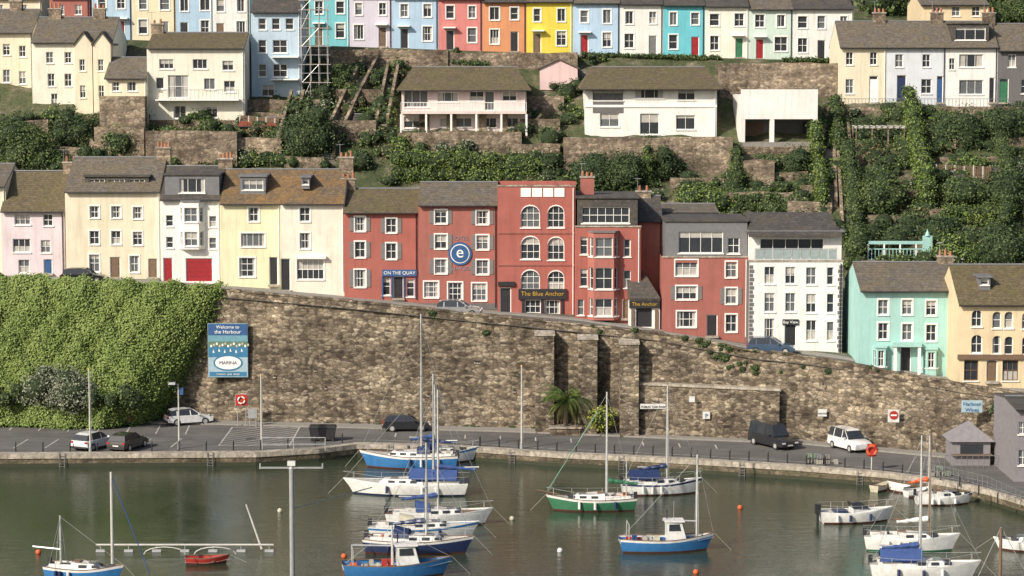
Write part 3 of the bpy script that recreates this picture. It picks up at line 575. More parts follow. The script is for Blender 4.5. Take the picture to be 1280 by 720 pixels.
# ------------------------------------------------ mid hill buildings
def MD(px,py): return G(px,py)[1]
D=MD(90,132)
ob=house('cream_villa',-20,42,40,124,D+3,'cream',[(8,62,9,14),(28,64,9,14),(8,95,9,16),(28,97,9,16)],12,'slate',found=5,chim=((.5,1,3),)); ob.done()
ob=house('cream_villa',40,142,52,134,D,'cream2',[(62,72,9,14),(85,72,9,14),(64,100,9,16),(85,100,9,16),(68,124,8,14)],22,'slate',found=5,chim=((.2,1,3),(.75,1,3)))
for c0,c1 in ((96,118),(119,141)):
    a=ob.lx(c0,90);b_=ob.lx(c1,90); 
    facade(ob,(a,-1.2,0),(1,0,0),b_-a,-4,ob.ze-.3,[(.5,1.1,3.8,5.0,(2,2)),(.5,1.1,1.0,2.3,(2,2))],'cream')
    for x in (a,b_): ob.poly('walls','cream',[(x,-1.2,-4),(x,0,-4),(x,0,ob.ze-.3),(x,-1.2,ob.ze-.3)])
    mx=(a+b_)/2; ob.poly('walls','cream',[(a,-1.2,ob.ze-.3),(b_,-1.2,ob.ze-.3),(mx,-1.2,ob.ze+.9)])
    for s in (a-.15,b_+.15): ob.hexa('roof','slate',[(s,-1.4,ob.ze-.4),(mx,-1.4,ob.ze+.95),(mx,3,ob.ze+.95),(s,3,ob.ze-.4),(s,-1.4,ob.ze-.28),(mx,-1.4,ob.ze+1.07),(mx,3,ob.ze+1.07),(s,3,ob.ze-.28)])
ob.done()
D=MD(240,156)
ob=house('hillside_house',184,306,60,158,D,'cream2',[(208,80,18,12,(3,1)),(250,80,18,12,(3,1)),(285,82,14,12,(2,1)),(223,108,26,28,(3,2)),(262,105,14,14,(2,1)),(287,108,14,14,(2,1)),(200,104,10,14,(1,1)),(225,140,16,16,(2,1)),(265,140,14,14)],41,'slate_moss',found=4,chim=((.05,1,2),))
zb0=ob.lz(124); ob.box('balcony','white_trim',ob.lx(196,124),ob.lx(300,124),-1.2,-.002,zb0-.12,zb0)
for i in range(22): x=ob.lx(196,124)+(ob.lx(300,124)-ob.lx(196,124))*i/21; ob.cyl('balcony_rail','lead',(x,-1.15,zb0),(x,-1.15,zb0+.95),.02,n=4)
ob.box('balcony_rail','lead',ob.lx(196,124),ob.lx(300,124),-1.18,-1.13,zb0+.95,zb0+1.0); ob.box('lower_wall','garden_stone',0,ob.w,-.12,-.003,-4,ob.lz(150)); ob.done()
ob=house('hillside_house',131,184,97,150,D-1,'cream',[(145,108,10,12),(165,108,12,12,(2,1)),(150,132,12,14)],72,'slate',found=4,depth=8); ob.box('terrace','garden_stone',-.3,ob.w,-1.6,-.002,-4,ob.lz(120)); ob.done()
D=MD(345,122)
paint('house_blue',S(192,214,230)); paint('side_white',S(226,232,238))
ob=house('tall_blue_house',314,376,14,122,D,'house_blue',[(328,30,10,14,(1,2)),(345,30,10,14,(1,2)),(362,30,10,14,(1,2)),(328,58,10,16,(1,2)),(350,58,18,16,(2,2)),(328,88,10,16,(1,2)),(350,88,18,16,(2,2)),(335,113,16,14,(2,1))],-10,'slate_dark',found=4,depth=7); ob.box('side_wall','side_white',ob.w+.01,ob.w+.02,0,7,-2,ob.ze)
for py in (72,100): ob.box('balcony','white_trim',ob.lx(340,py),ob.lx(374,py),-1.2,-.002,ob.lz(py),ob.lz(py)+.12); 
ob.done()
x0,_,z0=atD(378,120,D); x1=atD(410,120,D)[0]; ob=Ob('scaffolding',(x0,D-.5,z0)); wS=x1-x0
for i in range(4):
    for y in (0,1.3):
        ob.cyl('poles','alu',(wS*i/3,y,-2),(wS*i/3,y,9.6),.035,n=6)
for k in range(6):
    z=k*1.9-.5
    for y in (0,1.3): ob.cyl('ledgers','alu',(-.3,y,z),(wS+.3,y,z),.03,n=6); ob.cyl('ledgers','alu',(-.3,y,z+1),(wS+.3,y,z+1),.025,n=6)
    ob.box('boards','timber',0,wS,.05,1.25,z+.03,z+.08)
    ob.cyl('brace','alu',(0,0,z),(wS/3*(1+k%2),0,z+1.9),.025,n=6)
ob.done()
D=MD(577,163)
paint('bung_white',S(240,222,217))
ob=house('hillside_bungalow',502,658,109,163,D,'bung_white',[(520,123,30,22,(3,1),{'rec':.3}),(560,121,26,12,(3,1)),(596,120,18,12,(2,1)),(612,126,12,24,(1,1)),(637,120,18,12,(2,1)),(516,153,22,14,(2,1)),(570,153,40,12,(4,1)),(612,153,18,12,(2,1)),(640,153,18,12,(2,1))],84,'slate_moss',found=4,ov=.9,lo=.5,hip=1.5,depth=9)
zb0=ob.lz(140); ob.box('balcony','bung_white',0,ob.w,-1.6,-.002,zb0-.15,zb0+.1)
ob.box('balcony','garden_stone',0,ob.w*.98,-1.0,-.4,-4,-.1)
for f0,f1 in ((.14,.22),(.36,.44),(.62,.68),(.8,.85)): ob.box('lower_wall','garden_stone',ob.w*f0,ob.w*f1,-.1,-.003,-.5,zb0-.2)
for i in range(40):
    x=ob.w*i/39; ob.cyl('balcony_rail','white_trim',(x,-1.55,zb0+.1),(x,-1.55,zb0+1.),.02,n=4)
ob.cyl('balcony_rail','white_trim',(0,-1.55,zb0+1),(ob.w,-1.55,zb0+1),.04,n=5)
for i in range(6): ob.box('pillars','white_trim',ob.w*i/5-.1,ob.w*i/5+.1,-1.55,-1.35,-.5,zb0-.16)
ob.done()
D=MD(698,112); xl=atD(675,98,D)[0]; w=atD(722,98,D)[0]-xl; ze=24*D/F
ob2=Ob('pink_gable_house',(xl,D,atD(640,110,D)[2])); paint('pink_gable',S(238,208,206))
facade(ob2,(0,0,0),(1,0,0),w,-.2,ze,[],'pink_gable'); 
for x in (0,w): ob2.poly('walls','pink_gable',[(x,0,-.2),(x,5,-.2),(x,5,ze),(x,0,ze)])
ob2.poly('walls','pink_gable',[(0,0,ze),(w,0,ze),(w/2,0,ze+.9)])
for s in (-.2,w+.2): ob2.hexa('roof','slate',[(s,-.2,ze-.05),(w/2,-.2,ze+.95),(w/2,5,ze+.95),(s,5,ze-.05),(s,-.2,ze+.07),(w/2,-.2,ze+1.07),(w/2,5,ze+1.07),(s,5,ze+.07)])
ob2.box('walls','garden_stone',0.3,w-.3,.1,4.8,-2.5,-.2); ob2.poly('windows','glass_dark',[(w*.3,.09,-1.2),(w*.7,.09,-1.2),(w*.7,.09,-.4),(w*.3,.09,-.4)]); ob2.done()
D=MD(815,169)
ob=house('hillside_house',731,896,108,170,D,'white_paint',[(760,117,38,17,(3,1),{'fr':'lead'}),(812,117,36,12,(3,1)),(858,118,22,14,(2,1)),(762,150,24,17,(2,1)),(812,155,24,26,(2,1)),(857,153,24,18,(2,1))],84,'slate_moss',found=4,ov=.9,lo=.6,hip=1.5,depth=9)
ob.box('cladding','grey_render',ob.lx(741,133),ob.lx(779,133),-.06,-.002,ob.lz(141),ob.lz(127)); ob.box('belt','white_trim',0,ob.w,-.1,-.002,ob.lz(134),ob.lz(131)); ob.done()
# white house with recessed dark lower floor
D=MD(973,178)-1.5
ob=Ob('white_carport_house',(atD(926,145,D)[0],D,atD(926,178,D)[2])); w=atD(1022,145,D)[0]-atD(926,145,D)[0]; k=D/F
ob.box('upper_floor','white_paint',0,w,0,9,29*k,58*k); ob.box('parapet','white_paint',0,w,0,.25,58*k,66*k)
for a in (0,w*.38,w*.97-.2): ob.box('piers','white_paint',a,a+.45,.02,.5,-2.5,29*k-.003)
ob.box('back_wall','lead',.3,w-.3,3.2,3.4,-1,29*k-.003); ob.box('side_wall','white_paint',0.01,.3,.5,8.9,-1.5,29*k-.003); ob.box('side_wall','white_paint',w-.3,w-.01,.5,8.9,-1.5,29*k-.003); ob.box('floor','paving',0,w,0,6,-2.5,.02)  # back wall coloured dark to paint the shade inside the openings
ob.box('garage_door','glass_dark',w*.45,w*.9,3.1,3.19,.1,2.); ob.box('garage_door','timber',w*.08,w*.34,3.1,3.19,.1,2.); ob.done()
for (x0,x1,ye,yb,mt,ops,rp) in ((1049,1108,58,129,'cream',[(1062,73,9,16),(1092,73,9,16),(1062,108,10,18),(1092,108,11,26,'door',{'dm':'white_trim'})],27),
  (1108,1182,58,129,'side_white',[(1124,76,10,16),(1158,76,10,16),(1127,109,12,30,'door',{'dm':'navy'}),(1158,108,13,18,(2,2)),(1175,108,8,26,'door',{'dm':'blue_sign'})],27),
  (1182,1247,58,129,'white_paint',[(1214,76,30,16,(3,1)),(1214,109,30,18,(3,1)),(1190,80,7,14),(1240,110,7,26,'door',{'dm':'black'})],27),
  (1247,1310,62,129,'grey_render',[(1265,76,10,16),(1255,112,12,28,'door',{'dm':'green_hull'}),(1282,108,11,18)],30)):
    D=MD(1150,129)
    ob=house('hill_terrace_house',x0,x1,ye,yb,D,mt,ops,rp,'slate',found=4,depth=8,chim=((.95,1,3),))
    if x0==1182: dormer(ob,1190,1236,30,56,[(1213,42,38,16,(3,1))],'slate_dark',.6,'slate_dark')
    n=int(ob.w/.35)
    for i in range(n+1): ob.cyl('front_railing','lead',(ob.w*i/n,-2.2,-.8),(ob.w*i/n,-2.2,.5),.02,n=4)
    ob.box('front_railing','lead',0,ob.w,-2.22,-2.18,.48,.53); ob.box('front_terrace','garden_stone',0,ob.w,-2.4,-.004,-3.5,-.35)
    ob.done()
ob=house('cream_house',1150,1236,6,40,275,'cream3',[(1170,14,10,12),(1195,14,10,12),(1220,14,10,12)],-8,'slate',found=5); ob.done()
D=MD(322,168); ob=house('garden_shed',298,346,158,170,D,'timber',[],147,'slate',depth=4,found=1.5,ov=.2,pipes=False); 
paint('rust_red',S(140,70,56)); ob.P['roof'][3][:]=['rust_red','lead'][:len(ob.P['roof'][3])]; ob.done()
# ------------------------------------------------ garden terraces
def terrace(x0,x1,yt,yb,name='garden_retaining_wall',mat='garden_stone',D=None):
    xm=(x0+x1)/2; D=D or MD(xm,yb); X0=atD(x0,(yt+yb)/2,D)[0]; X1=atD(x1,(yt+yb)/2,D)[0]; zt=atD(xm,yt,D)[2]; zb=atD(xm,yb,D)[2]-1.2
    y=D+.6
    while h((X0+X1)/2,y)<zt and y<D+16: y+=.5
    ob=Ob(name,(X0,D,zb)); w=X1-X0; H=zt-zb
    n=max(1,int(w/1.5)); hs_=[H+rnd.uniform(-.1,.1) for _ in range(n+1)]
    for i in range(n):
        a,b=w*i/n,w*(i+1)/n; ob.hexa('wall',mat,[(a,0,0),(b,0,0),(b,.45,0),(a,.45,0),(a,0.04*(i%2),hs_[i]),(b,0.04*((i+1)%2),hs_[i+1]),(b,.45,hs_[i+1]),(a,.45,hs_[i])])
    ob.poly('terrace_fill','hillside',[(0.01,.45,H-.15),(w-.01,.45,H-.15),(w-.01,y-D,H-.15),(.01,y-D,H-.15)])
    for x in (0.005,w-.005): ob.poly('wall',mat,[(x,.45,0),(x,y-D,0),(x,y-D,H-.16),(x,.45,H-.16)])
    ob.done()
for t in ((705,916,172,216),(497,652,165,194),(900,1047,79,121),(392,560,62,84),(560,722,66,88),(182,296,164,212),(118,180,160,200),(296,352,172,205),(410,470,150,180),(930,968,200,232),(985,1040,252,270),(1078,1168,326,340),(905,1000,240,262),(925,1030,184,192),(1165,1240,262,282),(1175,1260,196,210),(1060,1130,196,206),(640,700,180,200),(40,120,216,226),(355,405,196,212),(1085,1160,270,284),(300,400,125,140),(838,905,222,235),(0,60,150,164),(55,118,184,196),(0,60,196,206),(300,360,140,152),(420,480,112,128),(655,705,120,140),(650,700,150,166),
 (940,1010,215,226),(975,1030,196,204),(1000,1060,232,243),(1075,1130,222,232),(1085,1150,240,252),(1160,1245,232,243),(1180,1280,172,182),(1165,1230,214,224),(1230,1290,246,256),(1190,1290,300,312),(950,1030,290,300),(1070,1130,160,168),(1150,1200,152,160),(1170,1240,322,330),(905,960,275,286)):
    terrace(*t)
def slope_wall(pts,wm,hm,name='garden_steps',mat='garden_stone'):
    P=[G(*p) for p in pts]; ob=Ob(name)
    for a,b in zip(P[:-1],P[1:]):
        n=max(2,int(math.dist(a,b)/1.0)); S_=[]
        for i in range(n+1):
            t=i/n; x=a[0]+(b[0]-a[0])*t; y=a[1]+(b[1]-a[1])*t; S_.append((x,y,float(h(x,y))))
        for p,q in zip(S_[:-1],S_[1:]):
            for k in range(3):
                t0,t1=k/3,(k+1)/3; y0=p[1]+(q[1]-p[1])*t0; y1=p[1]+(q[1]-p[1])*t1; xx=p[0]+(q[0]-p[0])*(t0+t1)/2; z1=p[2]+(q[2]-p[2])*t1+.1
                ob.box('steps','paving',xx-wm/2,xx+wm/2,min(y0,y1),max(y0,y1)+.02,z1-.6,z1)
            for s in (-1,1):
                o=s*(wm/2+.15); ob.hexa('side_walls',mat,[(p[0]+o-.15,p[1],p[2]-.6),(p[0]+o+.15,p[1],p[2]-.6),(q[0]+o+.15,q[1],q[2]-.6),(q[0]+o-.15,q[1],q[2]-.6),(p[0]+o-.15,p[1],p[2]+hm),(p[0]+o+.15,p[1],p[2]+hm),(q[0]+o+.15,q[1],q[2]+hm),(q[0]+o-.15,q[1],q[2]+hm)])
    ob.done()
slope_wall([(408,198),(440,130),(468,76)],1.2,1.3)
slope_wall([(1036,262),(1034,200),(1045,140)],1.1,1.0)
slope_wall([(1062,300),(1057,220),(1052,160)],1.0,.8)
slope_wall([(130,205),(112,165)],1.0,1.0)
slope_wall([(352,200),(372,130)],1.0,1.4)
slope_wall([(478,160),(492,90)],.8,1.2)
slope_wall([(655,170),(690,130)],.9,.9)
p=G(1122,328); ob=Ob('garden_pavilion',(atD(1085,328,p[1])[0],p[1],p[2])); w=80*p[1]/F
for i in range(19): ob.cyl('rail','turquoise',(w*i/18,0,0),(w*i/18,0,1.1),.04,n=5)
ob.box('rail','turquoise',0,w,-.05,.05,1.1,1.2); ob.box('rail','turquoise',0,w,-.05,.05,.1,.2); ob.box('fascia','turquoise',0,w,-.02,.1,1.6,1.9)
for i in range(5): ob.box('posts','white_trim',w*i/4-.07,w*i/4+.07,-.02,.12,.0,1.6)
ob.box('floor','paving',-.2,w+.2,-.2,3,-1.5,.02); ob.box('gate','turquoise',w-.9,w,-.1,.05,.3,2.4); ob.cyl('gate','turquoise',(w-.45,-.02,2.4),(w-.45,-.02,3.0),.25,.02); ob.done()
p=G(1098,190); ob=Ob('pergola',(atD(1070,190,p[1])[0],p[1],p[2])); w=60*p[1]/F
for i in range(4):
    for y in (0,2.5): ob.box('posts','garden_stone',w*i/3-.06,w*i/3+.06,y,y+.12,-.5,2.5)
for i in range(9): ob.box('beams','deck',w*i/8-.04,w*i/8+.04,-.3,2.9,2.5,2.62)
ob.box('beams','deck',-.2,w+.2,-.02,.06,2.38,2.499); ob.done()
plain('kiosk_grey',S(140,136,140),.8)
for (px,py,ww,hh) in ((1198,232,16,14),(1250,225,18,14),(955,225,14,14),(640,188,14,14),(205,205,18,12),(450,160,18,14)):
    p=G(px,py); ob=house('garden_shed',px-ww/2,px+ww/2,py-hh*.7,py,p[1],'timber' if px%2 else 'kiosk_grey',[],py-hh-3,'slate_dark',depth=2.2,found=1,ov=.15,pipes=False); ob.done()
def fence(pts,hm=1.3):
    P=[G(*p) for p in pts]; ob=Ob('garden_fence')
    for a,b in zip(P[:-1],P[1:]):
        L=math.dist(a,b); n=int(L/.18)
        for i in range(n):
            t=i/n; x=a[0]+(b[0]-a[0])*t; y=a[1]+(b[1]-a[1])*t; z=float(h(x,y)); ob.box('pales','timber' if i%5 else 'deck',x-.07,x+.07,y-.02,y+.02,z-.2,z+hm+rnd.uniform(-.05,.05))
    ob.done()
for f in ([(935,262),(1010,266)],[(1080,258),(1128,262)],[(1170,222),(1240,226)],[(10,188),(70,190)],[(300,160),(350,164)],[(412,176),(470,178)],[(655,204),(700,206)],[(1185,160),(1270,163)]): fence(f)
# ------------------------------------------------ hill vegetation
hedge([(498,226),(590,228),(674,231)],2.0,2.7,'leaf_bright'); hedge([(500,206),(600,208),(660,210)],1.3,1.2,'leaf_bright')
hedge([(1028,268),(1022,215),(1018,166)],1.2,2.4,'leaf_bright'); hedge([(1074,335),(1066,250),(1058,205)],1.5,2.4,'leaf_mid'); hedge([(1048,196),(1044,138)],1.1,2.0,'leaf_mid')
hedge([(1160,268),(1148,210),(1136,142)],1.5,2.8,'leaf_bright'); hedge([(922,240),(920,200)],1.2,2.2,'leaf_mid'); hedge([(1255,300),(1262,240),(1250,190)],1.4,2.4,'leaf_mid'); hedge([(812,232),(808,205)],1.0,2.4,'leaf_bright')
hedge([(920,262),(985,264)],1.2,1.6,'leaf_mid'); hedge([(1180,280),(1250,284)],1.3,1.6,'leaf_bright')
hedge([(730,72),(900,76)],.6,.6,'leaf_mid'); hedge([(565,84),(612,86)],.8,.9,'leaf_mid')
hedge([(980,78),(1040,80)],.6,.6,'leaf_mid')
for b_ in ((30,208,75,56,'leaf_mid'),(92,182,50,50,'leaf_dark'),(62,218,60,30,'leaf_mid'),(12,182,50,40,'leaf_dark'),(30,160,50,24,'leaf_dark'),(150,196,40,40,'leaf_mid'),(385,192,62,64,'leaf_dark'),(372,150,36,36,'leaf_dark'),(428,116,24,48,'leaf_mid'),(405,132,24,36,'leaf_dark'),(255,158,26,26,'leaf_dark'),(283,44,26,26,'leaf_dark'),(115,205,30,30,'leaf_dark'),
 (575,196,60,26,'leaf_grey'),(500,196,26,30,'leaf_bright'),(662,206,30,24,'leaf_mid'),(690,233,32,46,'leaf_dark'),(735,236,66,50,'leaf_dark'),(785,236,60,48,'leaf_dark'),(830,226,34,44,'leaf_dark'),(880,262,80,36,'leaf_bright'),(865,240,50,20,'leaf_mid'),(670,150,30,18,'leaf_mid'),(690,178,34,22,'leaf_mid'),(480,150,24,30,'leaf_mid'),(470,110,16,26,'leaf_dark'),
 (1000,218,46,36,'leaf_dark'),(960,206,30,20,'leaf_mid'),(1100,268,60,56,'leaf_mid'),(1100,232,56,30,'leaf_dark'),(1200,184,70,48,'leaf_dark'),(1255,179,60,50,'leaf_dark'),(1205,262,60,44,'leaf_mid'),(1255,262,50,54,'leaf_dark'),(1200,328,70,38,'leaf_bright'),(1250,330,60,54,'leaf_dark'),(1175,300,40,38,'leaf_dark'),(1215,216,70,26,'leaf_bright'),(1000,290,60,26,'leaf_mid'),(940,290,50,24,'leaf_bright'),(1110,20,40,26,'leaf_dark'),(1262,28,60,34,'leaf_mid'),(1085,325,24,34,'leaf_dark'),(820,262,30,18,'leaf_lime'),(740,80,14,16,'leaf_dark'),(445,205,40,26,'leaf_mid'),(320,200,34,22,'leaf_bright'),(215,212,30,20,'leaf_mid'),(1120,176,30,22,'leaf_dark')):
    bush('shrub' if b_[3]<36 else 'garden_tree',*b_)
groups={'leaf_mid':[],'leaf_bright':[],'leaf_dark':[],'leaf_grey':[],'leaf_dry':[]}
zones=[(912,1295,150,340,430),(345,500,85,215,80),(-10,345,150,222,130),(640,915,185,255,80),(480,700,160,235,50),(690,730,110,165,14),(395,1045,62,82,26),(1030,1290,140,200,50)]
for x0,x1,y0,y1,n in zones:
    for i in range(n):
        px=rnd.uniform(x0,x1); py=rnd.uniform(y0,y1)
        if 905<px<1028 and py<206: continue
        p=G(px,py); r=rnd.uniform(.35,1.15)
        if y1<90: r*=.5
        g=rnd.choice(['leaf_mid','leaf_mid','leaf_bright','leaf_dark','leaf_dark','leaf_mid','leaf_dry' if rnd.random()<.5 else 'leaf_grey'])
        groups[g].append((p[0],p[1],p[2]+r*.5,r*rnd.uniform(.9,1.5),r,r*rnd.uniform(.6,1.2)))
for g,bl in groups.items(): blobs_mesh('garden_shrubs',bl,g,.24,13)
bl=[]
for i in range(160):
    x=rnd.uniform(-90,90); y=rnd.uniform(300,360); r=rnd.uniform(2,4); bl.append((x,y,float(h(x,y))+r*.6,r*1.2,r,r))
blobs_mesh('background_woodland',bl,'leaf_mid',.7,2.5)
# ------------------------------------------------ ivy bank left
def bank(u,v):
    xr=atD(188+84*v**.8,440,207)[0]; e=np.clip((xr-u)/5.,0,1)**.6
    top=wtop(u)+.55+.3*np.sin(u*.8)*np.sin(u*2.3+1); z=QZ+.2+(top-QZ-.2)*v
    prof=(1-v)**.8*5.2+.9
    bump_=.5*np.sin(u*.7+v*4)*np.sin(v*9+u*.5)+.22*np.sin(u*1.9+v*3)*np.sin(v*19+1)+.12*np.sin(u*4.3+2)*np.sin(v*37+u)
    y=W(u)-prof*e-bump_*e+.1
    return y,z,xr
n=110000; u=nr.uniform(-75,atD(272,440,207)[0],n); u=np.where(nr.uniform(size=n)<.55,nr.uniform(-50,-25,n),u); v=nr.uniform(0,1,n); y,z,xr=bank(u,v); ok=u<xr+nr.normal(size=n)*.5
u,v,y,z=u[ok],v[ok],y[ok],z[ok]; P=np.stack([u,y+nr.normal(size=len(u))*.14-.05,z+nr.normal(size=len(u))*.16],1)
nx=70;ny=24; cv=[];cf=[]
for j in range(ny):
    for i in range(nx):
        vv=j/(ny-1); xr=atD(188+84*vv**.8,440,207)[0]; uu=-75+(xr+75)*i/(nx-1); yy,zz,_=bank(np.array(uu),np.array(vv)); cv.append((uu,float(yy)+.25,float(zz)))
for j in range(ny-1):
    for i in range(nx-1): a=j*nx+i; cf.append((a,a+1,a+nx+1,a+nx))
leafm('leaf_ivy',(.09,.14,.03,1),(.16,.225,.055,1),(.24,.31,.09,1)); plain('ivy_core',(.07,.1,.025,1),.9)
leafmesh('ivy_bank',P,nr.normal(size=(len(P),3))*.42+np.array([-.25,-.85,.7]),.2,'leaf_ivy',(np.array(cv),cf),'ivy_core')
for px,py,w_,h_,mt in ((70,505,90,52,'leaf_grey'),(20,508,50,34,'leaf_mid'),(130,510,60,30,'leaf_mid'),(165,508,40,34,'leaf_mid'),(-30,508,60,40,'leaf_mid'),(220,498,12,18,'leaf_mid'),(95,508,40,22,'leaf_dark')):
    bush('shrub',px,py,w_,h_,mt,D=float(W((px-640)/F*206))-(5.6 if px<200 else 1.2),size=.2,dens=24)
bl=[]
for i in range(46):
    x=float(np.clip(rnd.gauss(19,3.5) if i<32 else rnd.uniform(-20,38),-22,40)); z=float(wtop(x)); t=rnd.random()
    r=rnd.uniform(.08,.42)**1.1; bl.append((x,wy(x,z)-.08,z-(rnd.uniform(0,1.8)if t<.7 else -.1),r*1.5,r*.5,r))
for i in range(30):
    x=rnd.uniform(-25,30); bl.append((x,float(W(x))-.05,QZ+.15,rnd.uniform(.1,.4),.12,rnd.uniform(.08,.2)))
blobs_mesh('wall_plants',bl,'leaf_mid',.14,34)
# ------------------------------------------------ palm
D=float(W(4.5))-1.5; x,_,_=atD(706,520,D); ob=Ob('palm_tree',(x,D,QZ))
for k in range(8): ob.cyl('trunk','bark',(.03*k,0,k*.35),(.03*(k+1),0,(k+1)*.35),.26-.01*k,.22-.01*k)
for i in range(90):
    a=rnd.uniform(0,6.28); el=rnd.uniform(-.5,1.4); L=rnd.uniform(2.2,3.0); px,pz=0.,2.8; ang=el; hx,hy=math.cos(a),math.sin(a); m='leaf_mid' if i%3 else 'leaf_bright'
    if el<-.2: m='leaf_dry'
    for s in range(9):
        nx_=px+math.cos(ang)*L/9; nz_=pz+math.sin(ang)*L/9
        for q in range(3):
            t=q/3; bx=px+(nx_-px)*t; bz=pz+(nz_-pz)*t; wd=.42*math.sin((s+t+1)/9.8*math.pi)+.04
            for sg in (1,-1):
                ob.poly('fronds',m,[(.2+hx*bx,hy*bx,bz),(.2+hx*(bx+.07),hy*(bx+.07),bz),(.2+hx*(bx+.22)-hy*wd*sg,hy*(bx+.22)+hx*wd*sg,bz-.14-.25*wd)])
        px,pz=nx_,nz_; ang-=.2
ob.done()
bush('shrub',757,532,36,34,'leaf_lime',D=float(W(8))-1.6,size=.2,dens=26)
p0=atZ(706,541,QZ); ob=Ob('planter',(p0[0],D,QZ)); ob.box('planter','harbour_stone',-1.3,1.3,-.9,.9,0,.6); ob.box('planter_rim','coping_stone',-1.4,1.4,-1,1,.6,.7); ob.done()
# ------------------------------------------------ quay furniture
def pole(px,yt,yb,name='flag_pole',lamp=False,r=.085,z=QZ):
    p=atZ(px,yb,z); zt=atD(px,yt,p[1])[2]-z; ob=Ob(name,p); ob.cyl('shaft','pole_white',(0,0,0),(0,0,zt),r,r*.6); ob.cyl('base','grey_metal',(0,0,0),(0,0,.5),r*1.6,r*1.4)
    if lamp: ob.cyl('arm','grey_metal',(0,0,zt-.1),(-.3,-.3,zt+.1),.05); ob.hexa('lantern','grey_metal',[(-.8,-.5,zt),(-.2,-.5,zt),(-.2,-.2,zt),(-.8,-.2,zt),(-.7,-.45,zt+.18),(-.2,-.45,zt+.2),(-.2,-.25,zt+.2),(-.7,-.25,zt+.18)]); ob.box('banner','blue_sign',.1,.4,-.02,.02,zt-.9,zt-.3)
    else: ob.cyl('finial','gold',(0,0,zt),(0,0,zt+.12),.1,.06); ob.cyl('halyard','rope',(.13,0,.8),(.1,0,zt-.1),.012,n=4)
    ob.done()
pole(113,462,566); pole(224,480,561,'street_lamp',True); pole(327,470,556); pole(652,458,561)
def board(name,px,py,w,hpx,D,mat,txt=None,tm='white_trim',ts=.3,post=None):
    x,_,z=atD(px,py,D); k=D/F; ob=Ob(name,(x,D,z)); a=w*k/2; b=hpx*k/2; ob.box('panel',mat,-a,a,-.05,.0,-b,b); ob.box('back','grey_metal',-a-.03,a+.03,.001,.03,-b-.03,b+.03)
    if txt:
        for i,t in enumerate(txt): ob.text(t,(0,-.07,b-(i+.6)*2*b/len(txt)),ts,tm)
    if post: 
        for s in (-a*.7,a*.7): ob.cyl('posts','grey_metal',(s,.06,QZ-z),(s,.06,b),.04)
    return ob
Wd=lambda px: float(W((px-640)/F*205))
plain('sky_panel',S(116,165,182),.5); plain('land_green',S(100,128,105),.6); plain('sea_blue',S(64,128,166),.5); plain('sand',S(205,198,175),.6); plain('pale_sign',S(170,196,208),.6)
Dw=Wd(285)-.35; ob=board('welcome_sign',285,438,50,68,Dw,'sky_panel'); k=Dw/F
a=25*k; ob.box('header','blue_sign',-a+.02,a-.02,-.06,-.051,1.35,2.36); ob.box('land','land_green',-a+.02,a-.02,-.06,-.051,.35,.8); ob.box('sea','sea_blue',-a+.02,a-.02,-.062,-.051,-.6,.34); ob.box('footer','pale_sign',-a+.02,a-.02,-.062,-.051,-2.35,-.61); ob.box('footer','sea_blue',-a+.1,a-.1,-.066,-.0625,-2.3,-1.9)
for i in range(14): xx=-a+.2+i*2*a/14; ob.box('town','sand' if i%2 else 'white_trim',xx,xx+.16,-.075,-.063,.3+.1*(i%3),.5+.1*(i%3))
for i in range(6): xx=-a+.4+i*.5; ob.poly('sails','white_trim',[(xx,-.07,-.2+.1*(i%2)),(xx+.18,-.07,-.2+.1*(i%2)),(xx+.05,-.07,.1+.1*(i%2))])
K=26; ob.poly('oval','sea_blue',[(1.3*math.cos(6.283*i/K),-.08,-1.1+.72*math.sin(6.283*i/K)) for i in range(K)]); ob.poly('oval_inner','white_trim',[(1.15*math.cos(6.283*i/K),-.085,-1.1+.58*math.sin(6.283*i/K)) for i in range(K)])
ob.text('Welcome to',(0,-.07,2.08),.4,'white_trim'); ob.text('the Harbour',(0,-.07,1.65),.46,'white_trim'); ob.text('MARINA',(0,-.1,-1.1),.42,'navy'); ob.text('museum  quay  shops',(0,-.1,-2.1),.24,'white_trim'); ob.done()
ob=board('lifebuoy_station',302,500,15,14,Wd(302)-2.2,'red_paint',post=True); 
for i in range(12): 
    a0,a1=6.283*i/12,6.283*(i+1)/12; ob.cyl('buoy','white_trim' if i%3 else 'orange',(.3*math.cos(a0),-.12,.3*math.sin(a0)),(.3*math.cos(a1),-.12,.3*math.sin(a1)),.07,n=6)
ob.done()
board('information_board',316,517,11,12,Wd(316)-2.5,'grey_metal',post=True).done()
plain('sign_white',(.66,.66,.63,1),.5)
board('parking_sign',817,508,34,6,Wd(817)-.95,'sign_white',['PUBLIC CAR PARK'],'black',.26).done()
board('wall_sign',883,519,9,9,Wd(883)-.95,'sign_white',['P'],'blue_sign',.5).done(); board('wall_sign',1028,516,11,9,Wd(1028)-.25,'sign_white',['NOTICE'],'black',.2).done()
ob=board('no_entry_sign',1117,520,14,16,Wd(1117)-.25,'sign_white'); ob.cyl('disc','red_paint',(0,-.09,0.08),(0,-.052,0.08),.36,n=20); ob.box('bar','white_trim',-.25,.25,-.1,-.091,.02,.14); ob.done()
board('wall_sign',865,499,7,7,Wd(945)-.1,'sign_white').done(); board('quay_sign',1215,508,26,15,Wd(1215)-.3,'pale_sign',['Harbour','Wines'],'blue_sign',.42).done()
